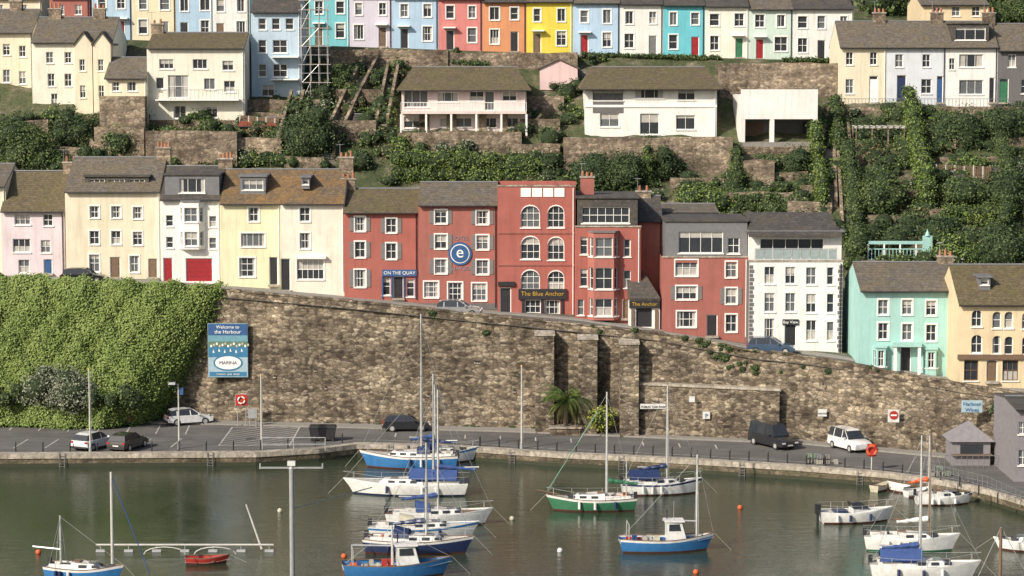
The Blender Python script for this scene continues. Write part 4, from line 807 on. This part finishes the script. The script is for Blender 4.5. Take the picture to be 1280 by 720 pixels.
def wheelie(px,yb,mat='black'):
    p=atZ(px,yb,QZ); ob=Ob('waste_bin',p); 
    ob.hexa('body',mat,[(-.6,-.4,.15),(.6,-.4,.15),(.6,.4,.15),(-.6,.4,.15),(-.75,-.5,1.15),(.75,-.5,1.15),(.75,.5,1.15),(-.75,.5,1.15)]); ob.hexa('lid',mat,[(-.8,-.55,1.16),(.8,-.55,1.16),(.8,.55,1.16),(-.8,.55,1.16),(-.7,-.4,1.3),(.7,-.4,1.3),(.7,.5,1.35),(-.7,.5,1.35)])
    for s in (-.5,.5): ob.cyl('wheels','rubber',(s,-.42,.12),(s,-.34,.12),.12)
    ob.done()
wheelie(398,551); wheelie(409,551)
for i,px in enumerate(list(range(20,430,34))+list(range(600,1270,24))):
    x=(px-640)/F*190; D=float(Q(x))+1.5; x=atD(px,580,D)[0]
    ob=Ob('bollard',(x,D,QZ)); ob.cyl('post','black',(0,0,-.05),(0,0,.75),.06); ob.cyl('cap','black',(0,0,.75),(0,0,.86),.085,.03); ob.done()
for px in (60,250,480,640,780,930,1070):
    x=(px-640)/F*190; y=float(Q(x))-.1; ob=Ob('quay_ladder',(x,y,0))
    for s in (-.22,.22): ob.cyl('stiles','lead',(s,-.06,-.5),(s,-.06,QZ+.2),.03,n=5)
    for k in range(5): ob.cyl('rungs','lead',(-.22,-.06,.05+.22*k),(.22,-.06,.05+.22*k),.02,n=5)
    ob.done()
p=atZ(1093,592,QZ); ob=Ob('lifebuoy_station',(p[0],float(Q(p[0]))+1.3,QZ)); ob.cyl('post','pole_white',(0,0,0),(0,0,1.2),.05)
K=18
for i in range(K):
    a0,a1=6.283*i/K,6.283*(i+1)/K; ob.cyl('ring','orange' if (i//3)%2 else 'red_paint',(.36*math.cos(a0),-.08,1.6+.36*math.sin(a0)),(.36*math.cos(a1),-.08,1.6+.36*math.sin(a1)),.12)
ob.box('holder','red_paint',-.35,.35,-.02,.03,1.1,2.1); ob.done()
p=atZ(1214,582,QZ); ob=Ob('quayside_kiosk',p)
ob.box('walls','kiosk_grey',-1.5,1.5,0,3,0,2.0)
c4=[(-1.8,-.3,1.95),(1.8,-.3,1.95),(1.8,3.3,1.95),(-1.8,3.3,1.95)]
for i in range(4): ob.poly('roof','kiosk_grey',[c4[i],c4[(i+1)%4],(0,1.5,3.4)])
ob.box('counter','timber',-1.6,1.6,-.35,-.002,.85,.95)
ob.box('hatch','glass_dark',-.9,.9,-.04,-.002,.95,1.7)
for i in range(12): x=-2.4+i*.44; ob.cyl('railing','lead',(x,-1.6,0),(x,-1.6,1.05),.02,n=4)
ob.box('railing','lead',-2.4,2.44,-1.62,-1.58,1.05,1.1); ob.done()
ob=house('quayside_house',1268,1330,512,600,181.5,'kiosk_grey',[(1279,535,12,16),(1279,572,12,20)],498,'slate_dark',depth=8,found=.5); ob.done()
bush('shrub',1252,520,34,26,'leaf_dark',D=190,size=.2)
ob=Ob('quay_railing')
prev=None
for px in range(1150,1300,6):
    x=(px-640)/F*180; D=float(Q(x))+.5; x=atD(px,610,D)[0]
    ob.cyl('posts','lead',(x,D,QZ),(x,D,QZ+.95),.025,n=5)
    if prev:
        for z in (.5,.95): ob.cyl('rails','lead',(prev[0],prev[1],QZ+z),(x,D,QZ+z),.02,n=5)
    prev=(x,D)
ob.done()
for px in (1010,1022,1145):
    p=atZ(px,570,QZ); x=p[0]; y=float(Q(x))+2.2; ob=Ob('lobster_pots',(x,y,QZ+.01))
    for k in range(5):
        a=(k%3)*.62-.6; b=(k//3)*.42; m=rnd.choice(['navy','rope','green_hull','black'])
        for q in range(5): ob.cyl('pots',m,(a+.12*q,0,b+.02),(a+.12*q,.4,b+.02),.02,n=4); ob.cyl('pots',m,(a+.12*q,0,b+.36),(a+.12*q,.4,b+.36),.02,n=4); ob.cyl('pots',m,(a+.12*q,0,b),(a+.12*q,0,b+.38),.02,n=4)
        ob.box('netting','rope',a+.02,a+.46,.03,.37,b+.04,b+.34)
    ob.done()
ob=Ob('parking_markings'); 
def line(pa,pb,wd=.12):
    a=Vector(pa);b=Vector(pb); d=(b-a).normalized(); n=Vector((-d.y,d.x,0))*wd/2
    ob.poly('lines','road_paint',[a+n,a-n,b-n,b+n])
for i in range(17):
    x=-70+i*2.6
    yw=float(W(x))-2.4; line((x,yw-.1,QZ+.008),(x+.3,yw-5,QZ+.008)); yq=float(Q(x))+3.4; line((x,yq,QZ+.008),(x+.3,yq+4.6,QZ+.008))
xa,xb=-24.5,-18.6; ya,yb=float(Q(-22))+4,float(W(-22))-2.6
for a,b_ in (((xa,ya),(xb,ya)),((xb,ya),(xb,yb)),((xb,yb),(xa,yb)),((xa,yb),(xa,ya))): line((*a,QZ+.008),(*b_,QZ+.008))
for k in range(-6,9):
    x0=xa+k*1.2; t0=max(0,(xa-x0)/(yb-ya)); t1=min(1,(xb-x0)/(yb-ya))
    if t1>t0: line((x0+(yb-ya)*t0,ya+(yb-ya)*t0,QZ+.012),(x0+(yb-ya)*t1,ya+(yb-ya)*t1,QZ+.012))
for i in range(10):
    x=-10+i*3; y=float(W(x))-4; line((x,y,QZ+.008),(x,y-2,QZ+.008))
for i in range(60): 
    x=-12+i; line((x,float(Q(x))+2.6,QZ+.008),(x+1,float(Q(x+1))+2.6,QZ+.008),.1)
ob.done()
# ------------------------------------------------ vehicles
def car(px,py,mat,yaw,z=QZ,L=4.1,H=1.45,van=False,name='parked_car',loc=None):
    p=loc or atZ(px,py,z); ob=Ob(name,p,yaw); hl=L/2; hw=.88; bt=.9 if not van else 1.05
    sil=[(-hl,.35),(-hl-.02,.6),(-hl+.06,bt-.02),(-hl+.5,bt),(hl*.38,bt),(hl*.82,bt-.12),(hl-.05,bt-.3),(hl,.5),(hl-.04,.3),(hl*.62,.24),(-hl*.62,.24)]
    cy=.55; sl=[]
    for y,s in ((-hw,.93),(-hw+.08,1.),(hw-.08,1.),(hw,.93)): sl.append([(q[0]*(s*.5+.5),y,cy+(q[1]-cy)*s) for q in sil])
    n=len(sil)
    for a,b in zip(sl[:-1],sl[1:]):
        for i in range(n): ob.poly('body',mat,[a[i],a[(i+1)%n],b[(i+1)%n],b[i]])
    ob.poly('body',mat,sl[0]); ob.poly('body',mat,sl[-1][::-1]); ob.smooth.add('body')
    if van: g=[(-hl+.05,bt),(hl*.5,bt),(hl*.28,H-.08),(hl*.1,H),(-hl+.25,H),(-hl+.1,H-.1)]
    else: g=[(-hl+.15,bt),(hl*.42,bt),(hl*.08,H-.07),(-hl*.1,H),(-hl*.6,H-.02),(-hl*.82,H-.12)]
    def yw(q): return .78-(q[1]-bt)/(H-bt)*.17
    for i in range(len(g)):
        a,b=g[i],g[(i+1)%len(g)]
        roofseg=a[1]>H-.15 and b[1]>H-.15
        ob.poly('cabin',mat if roofseg else 'glass_dark',[(a[0],-yw(a),a[1]),(b[0],-yw(b),b[1]),(b[0],yw(b),b[1]),(a[0],yw(a),a[1])])
    for s in (-1,1):
        ob.poly('cabin','glass_dark',[(q[0],s*(.78-(q[1]-bt)/(H-bt)*.17),q[1]) for q in g])
        for xx,dx in ((hl*.42,-hl*.34),(-.05,-.05),(-hl*.62,0.02)):
            ob.hexa('pillars',mat,[(xx,s*.79,bt),(xx+.09,s*.79,bt),(xx+.09,s*.74,bt),(xx,s*.74,bt),(xx+dx,s*.62,H-.04),(xx+dx+.08,s*.62,H-.04),(xx+dx+.08,s*.57,H-.04),(xx+dx,s*.57,H-.04)])
        ob.box('mirrors',mat,hl*.3,hl*.3+.15,s*.98-.1,s*.98+.1,bt,bt+.14)
        for wx in (-hl*.62,hl*.62):
            ob.cyl('wheels','rubber',(wx,s*.9,.32),(wx,s*.68,.32),.32,n=18); ob.cyl('hubs','alu',(wx,s*.915,.32),(wx,s*.9,.32),.19,n=12)
        ob.box('lights','lamp_red',-hl-.035,-hl+.1,s*.72-.12,s*.72+.12,.68,.84); ob.box('lights','lamp_white',hl-.12,hl-.0,s*.64-.16,s*.64+.16,.55,.68)
    ob.box('plate','sign_white',-hl-.05,-hl-.03,-.26,.26,.5,.6); ob.box('plate','sign_white',hl+.01,hl+.03,-.26,.26,.38,.48)
    ob.box('bumper','rubber',-hl-.06,-hl+.05,-.8,.8,.27,.42); ob.done()
plain('car_black',(.02,.021,.024,1),.25,coat=.6); plain('car_white',(.72,.72,.72,1),.25,coat=.6); plain('car_silver',(.4,.41,.42,1),.3,.5,.6); plain('car_orange',S(120,84,60),.3,coat=.6); plain('car_blue',S(70,92,116),.3,coat=.6)
car(162,529,'car_orange',math.radians(78)); car(236,530,'car_white',math.radians(22)); car(118,560,'car_white',math.radians(62)); car(160,561,'car_black',math.radians(70))
car(508,538,'car_black',math.radians(5)); car(966,558,'car_black',math.radians(-60),H=2.0,L=4.9,van=True,name='parked_van'); car(1062,562,'car_white',math.radians(-65),H=1.75,L=4.2,van=True,name='parked_van')
def rcar(px,mat,yaw=0,H=1.45,off=3.2):
    x=(px-640)/F*210; y=float(W(x))+off; x=(px-640)/F*y; car(0,0,mat,yaw,loc=(x,y,float(h(x,y))+.01),H=H)
rcar(573,'car_silver',math.radians(-5),off=1.9); rcar(103,'car_black',0.); rcar(966,'car_blue',math.radians(-8))
# ------------------------------------------------ boats
def boat(px,py,L,B,yaw,hull,name='sailing_boat',band=None,mast=None,cabin=True,cover='blue_canvas',fb_=.85,wheel=False,mastx=.08,hood=True,mastmat='alu',boot='antifoul',open_=False,sprit=False,motor=False,mizzen=None,dm='deck',tent=False,jib=None):
    p=atZ(px,py,0); ob=Ob(name,p,math.radians(yaw)); NS=16
    def hb(s): return B/2*(min(1,(1-((s+.1)/1.1)**2.1 if s>-.1 else 1-.28*((-.1-s)/.9)**2)))
    def zs(s): return fb_*(1+.38*max(0,s)**2+.1*max(0,-s)**2)
    rows=[];
    for i in range(NS+1):
        s=-1+2*i/NS; b=max(.015,hb(s)); z=zs(s); rake=.09*L*max(0,s)**3; rs=-.03*L*max(0,-s)**4
        lev=[(-.45,.35,-.55),(0,.82,0),(.12,.86,.12),(z*.55,.96,.5),(z*.84,1.,.84),(z,1.02,1)]
        rows.append([(s*L/2*.93+rake*l[2]+rs*l[2],b*l[1],l[0]) for l in lev])
    mt=[boot,boot,hull,hull,band or hull]
    for i in range(NS):
        for j in range(5):
            for sg in (1,-1):
                q=[rows[i][j],rows[i+1][j],rows[i+1][j+1],rows[i][j+1]]; ob.poly('hull',mt[j],[(a[0],a[1]*sg,a[2]) for a in q])
    ob.smooth.add('hull')
    ob.poly('transom',hull,[(a[0],a[1],a[2]) for a in rows[0]]+[(a[0],-a[1],a[2]) for a in rows[0][::-1]])
    for i in range(NS):
        a,b=rows[i][5],rows[i+1][5]; dz=-.28 if (open_) else -.05
        ob.poly('deck',dm,[(a[0],a[1]*.96,a[2]+dz),(b[0],b[1]*.96,b[2]+dz),(b[0],-b[1]*.96,b[2]+dz),(a[0],-a[1]*.96,a[2]+dz)])
        for sg in (1,-1):
            ob.hexa('toe_rail','timber' if hull!='gel_white' else 'gel_white',[(a[0],sg*a[1],a[2]),(b[0],sg*b[1],b[2]),(b[0],sg*(b[1]*.94),b[2]),(a[0],sg*(a[1]*.94),a[2]),(a[0],sg*a[1],a[2]+.06),(b[0],sg*b[1],b[2]+.06),(b[0],sg*b[1]*.94,b[2]+.06),(a[0],sg*a[1]*.94,a[2]+.06)])
    H0=zs(0)
    if cabin:
        a,b=-.12*L,.26*L; w0=B*.34; w1=B*.2; ch=.42
        ob.hexa('cabin','gel_white',[(a,-w0,H0-.06),(b,-w1,H0+.02),(b,w1,H0+.02),(a,w0,H0-.06),(a,-w0*.86,H0+ch),(b-.5,-w1*.8,H0+ch*.8),(b-.5,w1*.8,H0+ch*.8),(a,w0*.86,H0+ch)])
        for sg in (1,-1):
            for k in range(3):
                xx=a+.5+k*.85; t=(xx-a)/(b-a); yy=(w0+(w1-w0)*t)*.965; xx2=xx+.5; t2=(xx2-a)/(b-a); yy2=(w0+(w1-w0)*t2)*.965
                ob.hexa('portlights','glass_dark',[(xx,sg*(yy+.01),H0+.1),(xx2,sg*(yy2+.01),H0+.1),(xx2,sg*(yy2-.05),H0+.1),(xx,sg*(yy-.05),H0+.1),(xx,sg*(yy-.02),H0+.28),(xx2,sg*(yy2-.02),H0+.28),(xx2,sg*(yy2-.08),H0+.28),(xx,sg*(yy-.08),H0+.28)])
            ob.cyl('handrail','timber',(a+.3,sg*w0*.8,H0+ch+.03),(b-.9,sg*w1*.8,H0+ch*.85+.03),.02,n=4)
        ob.box('hatch','glass_mid',.1*L,.1*L+.5,-.25,.25,H0+ch*.9,H0+ch+.04); ob.box('companionway','timber',a-.04,a+.5,-.28,.28,H0+.05,H0+ch+.05)
        for sg in (1,-1): ob.box('coaming','gel_white',-.42*L,-.12*L,sg*B*.27-.07,sg*B*.27+.07,H0-.05,H0+.28)
        ob.box('cockpit','timber',-.4*L,-.13*L,-B*.24,B*.24,H0-.04,H0+.02); ob.box('tiller','timber',-.42*L,-.3*L,-.03,.03,H0+.35,H0+.4)
        ob.box('outboard','black',-.5*L,-.46*L,.25,.5,H0-.1,H0+.5)
        for k in range(4): ob.box('deck_clutter',rnd.choice(['orange','rope','navy','black','blue_canvas','sand']),-.4*L+.5*k,-.4*L+.5*k+rnd.uniform(.15,.4),-.4+.2*(k%3),-.1+.2*(k%3),H0+.03,H0+rnd.uniform(.12,.4))
        if hood:
            K=6; w=w0*.95
            for k in range(K):
                t0,t1=math.pi*k/K,math.pi*(k+1)/K
                A=[(xx,w*math.cos(t),H0+.25+.75*sc*math.sin(t)) for t in (t0,t1) for xx,sc in ((-.2*L,1),(-.06*L,.65))]
                ob.poly('sprayhood',cover or 'blue_canvas',[A[0],A[1],A[3],A[2]])
    if tent:
        for sg in (1,-1): ob.hexa('boom_tent',cover,[(-.4*L,sg*B*.38,H0+.35),(.0,sg*B*.38,H0+.45),(.0,0,H0+1.1),(-.4*L,0,H0+1.0),(-.4*L,sg*B*.38,H0+.39),(.0,sg*B*.38,H0+.49),(.0,0,H0+1.14),(-.4*L,0,H0+1.04)])
    if wheel:
        a,b=.02*L,.24*L; w0=B*.28
        ob.hexa('wheelhouse','gel_white',[(a,-w0,H0-.1),(b,-w0*.85,H0-.1),(b,w0*.85,H0-.1),(a,w0,H0-.1),(a,-w0*.9,H0+1.2),(b-.35,-w0*.75,H0+1.2),(b-.35,w0*.75,H0+1.2),(a,w0*.9,H0+1.2)])
        ob.box('wheelhouse_roof','gel_white',a-.15,b-.15,-w0,w0,H0+1.202,H0+1.28)
        for sg in (1,-1): ob.hexa('wheelhouse_windows','glass_dark',[(a+.15,sg*(w0*.965),H0+.6),(b-.4,sg*w0*.87,H0+.6),(b-.4,sg*w0*.8,H0+.6),(a+.15,sg*w0*.9,H0+.6),(a+.15,sg*(w0*.945),H0+1.05),(b-.5,sg*w0*.84,H0+1.05),(b-.5,sg*w0*.78,H0+1.05),(a+.15,sg*w0*.88,H0+1.05)])
        ob.hexa('windscreen','glass_dark',[(b-.12,-w0*.72,H0+.6),(b-.12,w0*.72,H0+.6),(b-.2,w0*.72,H0+.6),(b-.2,-w0*.72,H0+.6),(b-.27,-w0*.66,H0+1.08),(b-.27,w0*.66,H0+1.08),(b-.4,w0*.66,H0+1.08),(b-.4,-w0*.66,H0+1.08)])
        for k in range(7): x0=-.42*L+k*.06*L; y0=rnd.uniform(-.5,.2); ob.box('gear',rnd.choice(['blue_canvas','orange','rope','red_paint','black','sand']),x0,x0+rnd.uniform(.2,.45),y0,y0+rnd.uniform(.2,.5),H0-.25,H0+rnd.uniform(0,.35))
        ob.cyl('exhaust','black',(a+.1,w0*.5,H0+1.28),(a+.1,w0*.5,H0+1.9),.04,n=6); ob.cyl('aerial','alu',(a+.5,-w0*.4,H0+1.28),(a+.5,-w0*.4,H0+2.6),.015,n=4)
        ob.cyl('gantry','alu',(-.4*L,-B*.35,H0),(-.4*L,-B*.35,H0+1.1),.03,n=5); ob.cyl('gantry','alu',(-.4*L,B*.35,H0),(-.4*L,B*.35,H0+1.1),.03,n=5); ob.cyl('gantry','alu',(-.4*L,-B*.35,H0+1.1),(-.4*L,B*.35,H0+1.1),.03,n=5)
    if motor:
        a,b=-.05*L,.2*L; w0=B*.33
        ob.hexa('windscreen','glass_dark',[(a,-w0,H0+.3),(b,-w0*.6,H0+.25),(b,w0*.6,H0+.25),(a,w0,H0+.3),(a-.2,-w0*.9,H0+.75),(b-.7,-w0*.55,H0+.75),(b-.7,w0*.55,H0+.75),(a-.2,w0*.9,H0+.75)])
        ob.hexa('foredeck','gel_white',[(a,-w0,H0-.05),(.38*L,-w0*.3,H0),(.38*L,w0*.3,H0),(a,w0,H0-.05),(a,-w0*.95,H0+.3),(.25*L,-w0*.3,H0+.22),(.25*L,w0*.3,H0+.22),(a,w0*.95,H0+.3)])
        ob.box('seats','navy',-.3*L,-.12*L,-w0*.8,w0*.8,H0-.2,H0+.15); ob.box('outboard','black',-.56*L,-.49*L,-.2,.2,H0-.1,H0+.6); ob.box('outboard_leg','black',-.54*L,-.51*L,-.08,.08,-.3,H0-.1)
    if mast:
        mx=mastx*L; ob.cyl('mast',mastmat,(mx,0,H0-.1),(mx,0,mast),.085,.06); 
        bl=L*.38; ob.cyl('boom',mastmat,(mx-.05,0,H0+1.15),(mx-bl,0,H0+1.25),.06)
        if cover:
            for k in range(9):
                t0,t1=k/9,(k+1)/9; r=lambda t:.19*(1-t*.5)+.03*math.sin(t*20)
                ob.cyl('sail_cover',cover,(mx-.1-bl*.9*t0,0,H0+1.32-.03*k),(mx-.1-bl*.9*t1,0,H0+1.32-.03*(k+1)),r(t0),r(t1))
        for e in ((L/2*.93+.08*L,0,zs(1)),(-L/2*.93,0,zs(-1)),(mx,B*.48,H0),(mx,-B*.48,H0)):
            ob.cyl('rigging','grey_metal',(mx,0,mast*.98),e,.012,n=4,caps=False)
        sz=mast*.6; ob.cyl('spreaders',mastmat,(mx,-B*.3,sz),(mx,B*.3,sz),.025,n=5)
        for sg in (1,-1): ob.cyl('rigging','grey_metal',(mx,sg*B*.3,sz),(mx,sg*B*.48,H0),.012,n=4,caps=False); ob.cyl('rigging','grey_metal',(mx,sg*B*.3,sz),(mx,0,mast*.97),.012,n=4,caps=False)
        ob.cyl('wind_vane','black',(mx,0,mast),(mx,0,mast+.3),.015,n=4)
        if jib: 
            A=Vector((L/2*.93+.07*L,0,zs(1)+.3)); Bv=Vector((mx,0,mast*.95)); ob.cyl('furled_jib',jib,A,A+(Bv-A)*.85,.05,.03,n=6)
    if mizzen: 
        ob.cyl('mizzen_mast',mastmat,(-.38*L,0,H0),(-.38*L,0,mizzen),.06,.04); ob.cyl('mizzen_boom',mastmat,(-.38*L,0,H0+1),(-.58*L,0,H0+1.1),.05)
    if sprit: ob.cyl('bowsprit','timber',(L*.4,0,zs(1)),(L*.66,0,zs(1)+.35),.07,.05)
    if not open_:
        for i in range(1,NS+1):
            for sg in (1,-1):
                a=rows[i][5]; b=rows[i-1][5]
                if L>5: ob.cyl('guard_rail','alu',(b[0],sg*b[1]*.93,b[2]+.55),(a[0],sg*a[1]*.93,a[2]+.55),.01,n=4,caps=False)
                if L>5 and i%3==0: ob.cyl('stanchions','alu',(a[0],sg*a[1]*.93,a[2]),(a[0],sg*a[1]*.93,a[2]+.55),.015,n=4,caps=False)
        for k in rnd.sample([3,4,6,8,11],3): a=rows[k][5]; s_=1 if abs(yaw)>90 else -1; ob.cyl('fenders',rnd.choice(['gel_white','navy','gel_white']),(a[0],s_*(a[1]+.12),a[2]*.3),(a[0],s_*(a[1]+.12),a[2]*.9),.1,n=8)
    else:
        for k in (-.25,.1): ob.box('thwarts','timber',k*L,k*L+.25,-hb(k*2)*.93,hb(k*2)*.93,H0-.2,H0-.14)
    a=rows[-1][5]; ob.cyl('mooring_line','rope',(a[0],0,a[2]),(a[0]+1.2,0,-.05),.012,n=4)
    ob.done()
boat(552,577,5.6,2.1,8,'gel_white',band='blue_bright',mast=6.5,mastx=-.1,cover='blue_canvas')
boat(515,584,7.8,2.7,176,'blue_bright',band='gel_white',mast=12.6,mastx=-.1,cover='navy',fb_=1.0,hood=True)
boat(512,617,9.2,2.9,178,'gel_white',mast=9.3,mastx=-.2,boot='navy',tent=True,cover='blue_canvas')
boat(545,656,7.4,2.5,4,'gel_white',mast=9.8,mastx=.02,band='gel_white',cover='blue_canvas',dm='timber')
boat(526,673,7.4,2.5,2,'gel_white',mast=None,band='blue_bright',cover='sand',hood=True)
boat(520,690,7.2,2.5,-6,'navy',band='gel_white',mast=7.5,mastx=.1,cover='navy')
boat(493,720,6.8,2.4,7,'blue_bright','fishing_boat',band='blue_bright',wheel=True,cabin=False,open_=True,mast=3.3,mastx=-.02,cover=None)
boat(742,637,6.4,2.4,183,'green_hull',band='gel_white',mast=8.8,mastx=-.15,sprit=True,cover='green_hull',hood=False,cabin=True,mizzen=3.6,jib='green_hull')
boat(824,617,6.0,2.2,5,'gel_white',band='navy',mast=8.4,mastx=.1,cover='navy',tent=True)
boat(830,688,6.2,2.3,3,'blue_bright','fishing_boat',band='gel_white',wheel=True,cabin=False,open_=True,mast=6.6,mastx=.36,cover=None)
boat(1068,652,5.2,2.0,8,'gel_white','motor_boat',cabin=False,motor=True,fb_=.75)
boat(1136,687,6.2,2.2,-5,'gel_white',band='gel_white',mast=8.2,mastx=.22,mastmat='timber',cover='gel_white',hood=False,boot='green_hull')
boat(1178,630,4.2,1.8,4,'gel_white',mast=5.2,mastx=-.25,hood=False,cover='orange',fb_=.6)
boat(1152,722,6.8,2.5,-4,'gel_white',band='gel_white',mast=9.3,mastx=-.02,cover='blue_canvas',tent=True)
boat(1100,613,1.9,1.1,50,'sand','dinghy',cabin=False,open_=True,fb_=.45); boat(1122,614,1.9,1.1,130,'gel_white','dinghy',cabin=False,open_=True,fb_=.45); boat(1146,620,2.1,1.1,25,'gel_white','dinghy',cabin=False,open_=True,fb_=.45)
boat(104,726,5.0,1.9,-12,'blue_bright','fishing_boat',wheel=False,cabin=True,mast=4.2,mastx=-.3,cover=None,hood=False,band='gel_white')
boat(258,704,2.8,1.2,6,'red_paint','dinghy',cabin=False,open_=True,fb_=.4)
boat(1288,688,4.5,1.8,170,'gel_white',cabin=True,hood=True,fb_=.6)
for px,py,mt in ((48,692,'orange'),(430,697,'orange'),(700,690,'gel_white'),(925,636,'orange'),(870,717,'orange'),(350,640,'sand'),(640,650,'sand')):
    p=atZ(px,py,0); ob=Ob('mooring_buoy',p)
    for j in range(5):
        t0,t1=math.pi*j/5,math.pi*(j+1)/5; ob.cyl('float',mt,(0,0,.1-.2*math.cos(t0)),(0,0,.1-.2*math.cos(t1)),max(.01,.2*math.sin(t0)),max(.01,.2*math.sin(t1)),n=10,caps=False)
    ob.cyl('eye','black',(0,0,.28),(0,0,.4),.03); ob.smooth.add('float'); ob.done()
p=(atD(365,660,152.)[0],152.,0.); zt=atD(365,586,152.)[2]; ob=Ob('mooring_pile',p)
ob.cyl('pile','grey_metal',(0,0,-3),(0,0,zt),.17,.16,n=14); ob.cyl('cap','grey_metal',(0,0,zt),(0,0,zt+.2),.2,.1,n=14)
ob.box('crossbeam','grey_metal',-2.,2.,-.07,.07,zt+.02,zt+.12); 
for s in (-2,2): ob.cyl('stub','grey_metal',(s,0,zt),(s,0,zt+.35),.06,.05)
ob.cyl('warp','rope',(0,0,zt-2.6),(3.6,26,1.2),.04,n=5); ob.box('light_box','sign_white',-.25,.25,-.15,.15,zt+.21,zt+.5); ob.done()
pa=atZ(120,681,0.5); pb=atZ(342,681,.5); ob=Ob('mooring_boom',((pa[0]+pb[0])/2,pa[1],0)); hl=(pb[0]-pa[0])/2
ob.cyl('spar','pole_white',(-hl,0,.5),(hl,0,.5),.07); 
for i in range(7): x=-hl+.3+i*(2*hl-.6)/6; ob.cyl('float','grey_metal',(x-.3,0,.04),(x+.3,0,.04),.15,n=10); ob.cyl('strut','grey_metal',(x,0,.1),(x,0,.5),.035)
for x in (-1.2,2.2):
    for i in range(8):
        a0,a1=math.pi*i/8,math.pi*(i+1)/8; ob.cyl('hoop','pole_white',(x+1.4*math.cos(a0),-1.2,.1+.5*math.sin(a0)),(x+1.4*math.cos(a1),-1.2,.1+.5*math.sin(a1)),.04,n=6)
ob.cyl('leaning_pole','pole_white',(hl-.8,0,.2),(hl-1.9,.5,3.2),.08,.05); ob.done()
p=atZ(141,722,0); ob=Ob('mooring_post',p); zt=atD(141,590,p[1])[2]; ob.cyl('post','pole_white',(0,0,-2),(0,0,zt),.12,.08); ob.cyl('stay','blue_canvas',(0,0,zt-.2),(2.4,0,.2),.035,n=5); ob.done()
p=atZ(1250,724,0); ob=Ob('mooring_post',p); ob.cyl('post','timber',(0,0,-2),(0,0,atD(1250,660,p[1])[2]),.12,.1); ob.cyl('stay','grey_metal',(0,0,3.4),(1.8,0,.2),.025,n=5); ob.cyl('stay','grey_metal',(0,0,3.4),(-1.4,0,.2),.025,n=5); ob.done()
p=atZ(365,568,QZ); ob=Ob('landing_rail',(p[0],float(Q(p[0]))+.2,QZ))
for x in (-2.6,0,2.6): ob.cyl('posts','grey_metal',(x,0,0),(x,0,1.1),.05)
ob.cyl('rail','grey_metal',(-2.6,0,1.1),(2.6,0,1.1),.04); ob.cyl('rail','grey_metal',(-2.6,0,.55),(2.6,0,.55),.04); ob.done()
# ------------------------------------------------ light, camera, world
EL=math.radians(34); ROT=math.radians(180+46)
w=bpy.data.worlds.new('World'); bpy.context.scene.world=w; w.use_nodes=True; nt=w.node_tree
sky=nt.nodes.new('ShaderNodeTexSky'); sky.sky_type='NISHITA'; sky.sun_disc=False; sky.sun_elevation=EL; sky.sun_rotation=ROT; sky.dust_density=3
nt.links.new(sky.outputs[0],nt.nodes['Background'].inputs[0]); nt.nodes['Background'].inputs[1].default_value=.125
sun=bpy.data.lights.new('Sun','SUN'); sun.energy=5.0; sun.angle=math.radians(.5); sun.color=(1,.92,.8)
so=bpy.data.objects.new('Sun',sun); bpy.context.collection.objects.link(so)
d=Vector((math.sin(ROT)*math.cos(EL),math.cos(ROT)*math.cos(EL),math.sin(EL))); so.rotation_euler=(-d).to_track_quat('-Z','Y').to_euler()
cam=bpy.data.cameras.new('Camera'); co=bpy.data.objects.new('Camera',cam); bpy.context.collection.objects.link(co)
co.location=(0,0,CAMZ); co.rotation_euler=(math.pi/2-PITCH,0,0); cam.sensor_width=36; cam.lens=F/1280*36; cam.clip_end=6000; cam.clip_start=1
bpy.context.scene.camera=co
sc=bpy.context.scene; sc.view_settings.view_transform='Standard'; sc.view_settings.look='None'; sc.view_settings.exposure=0
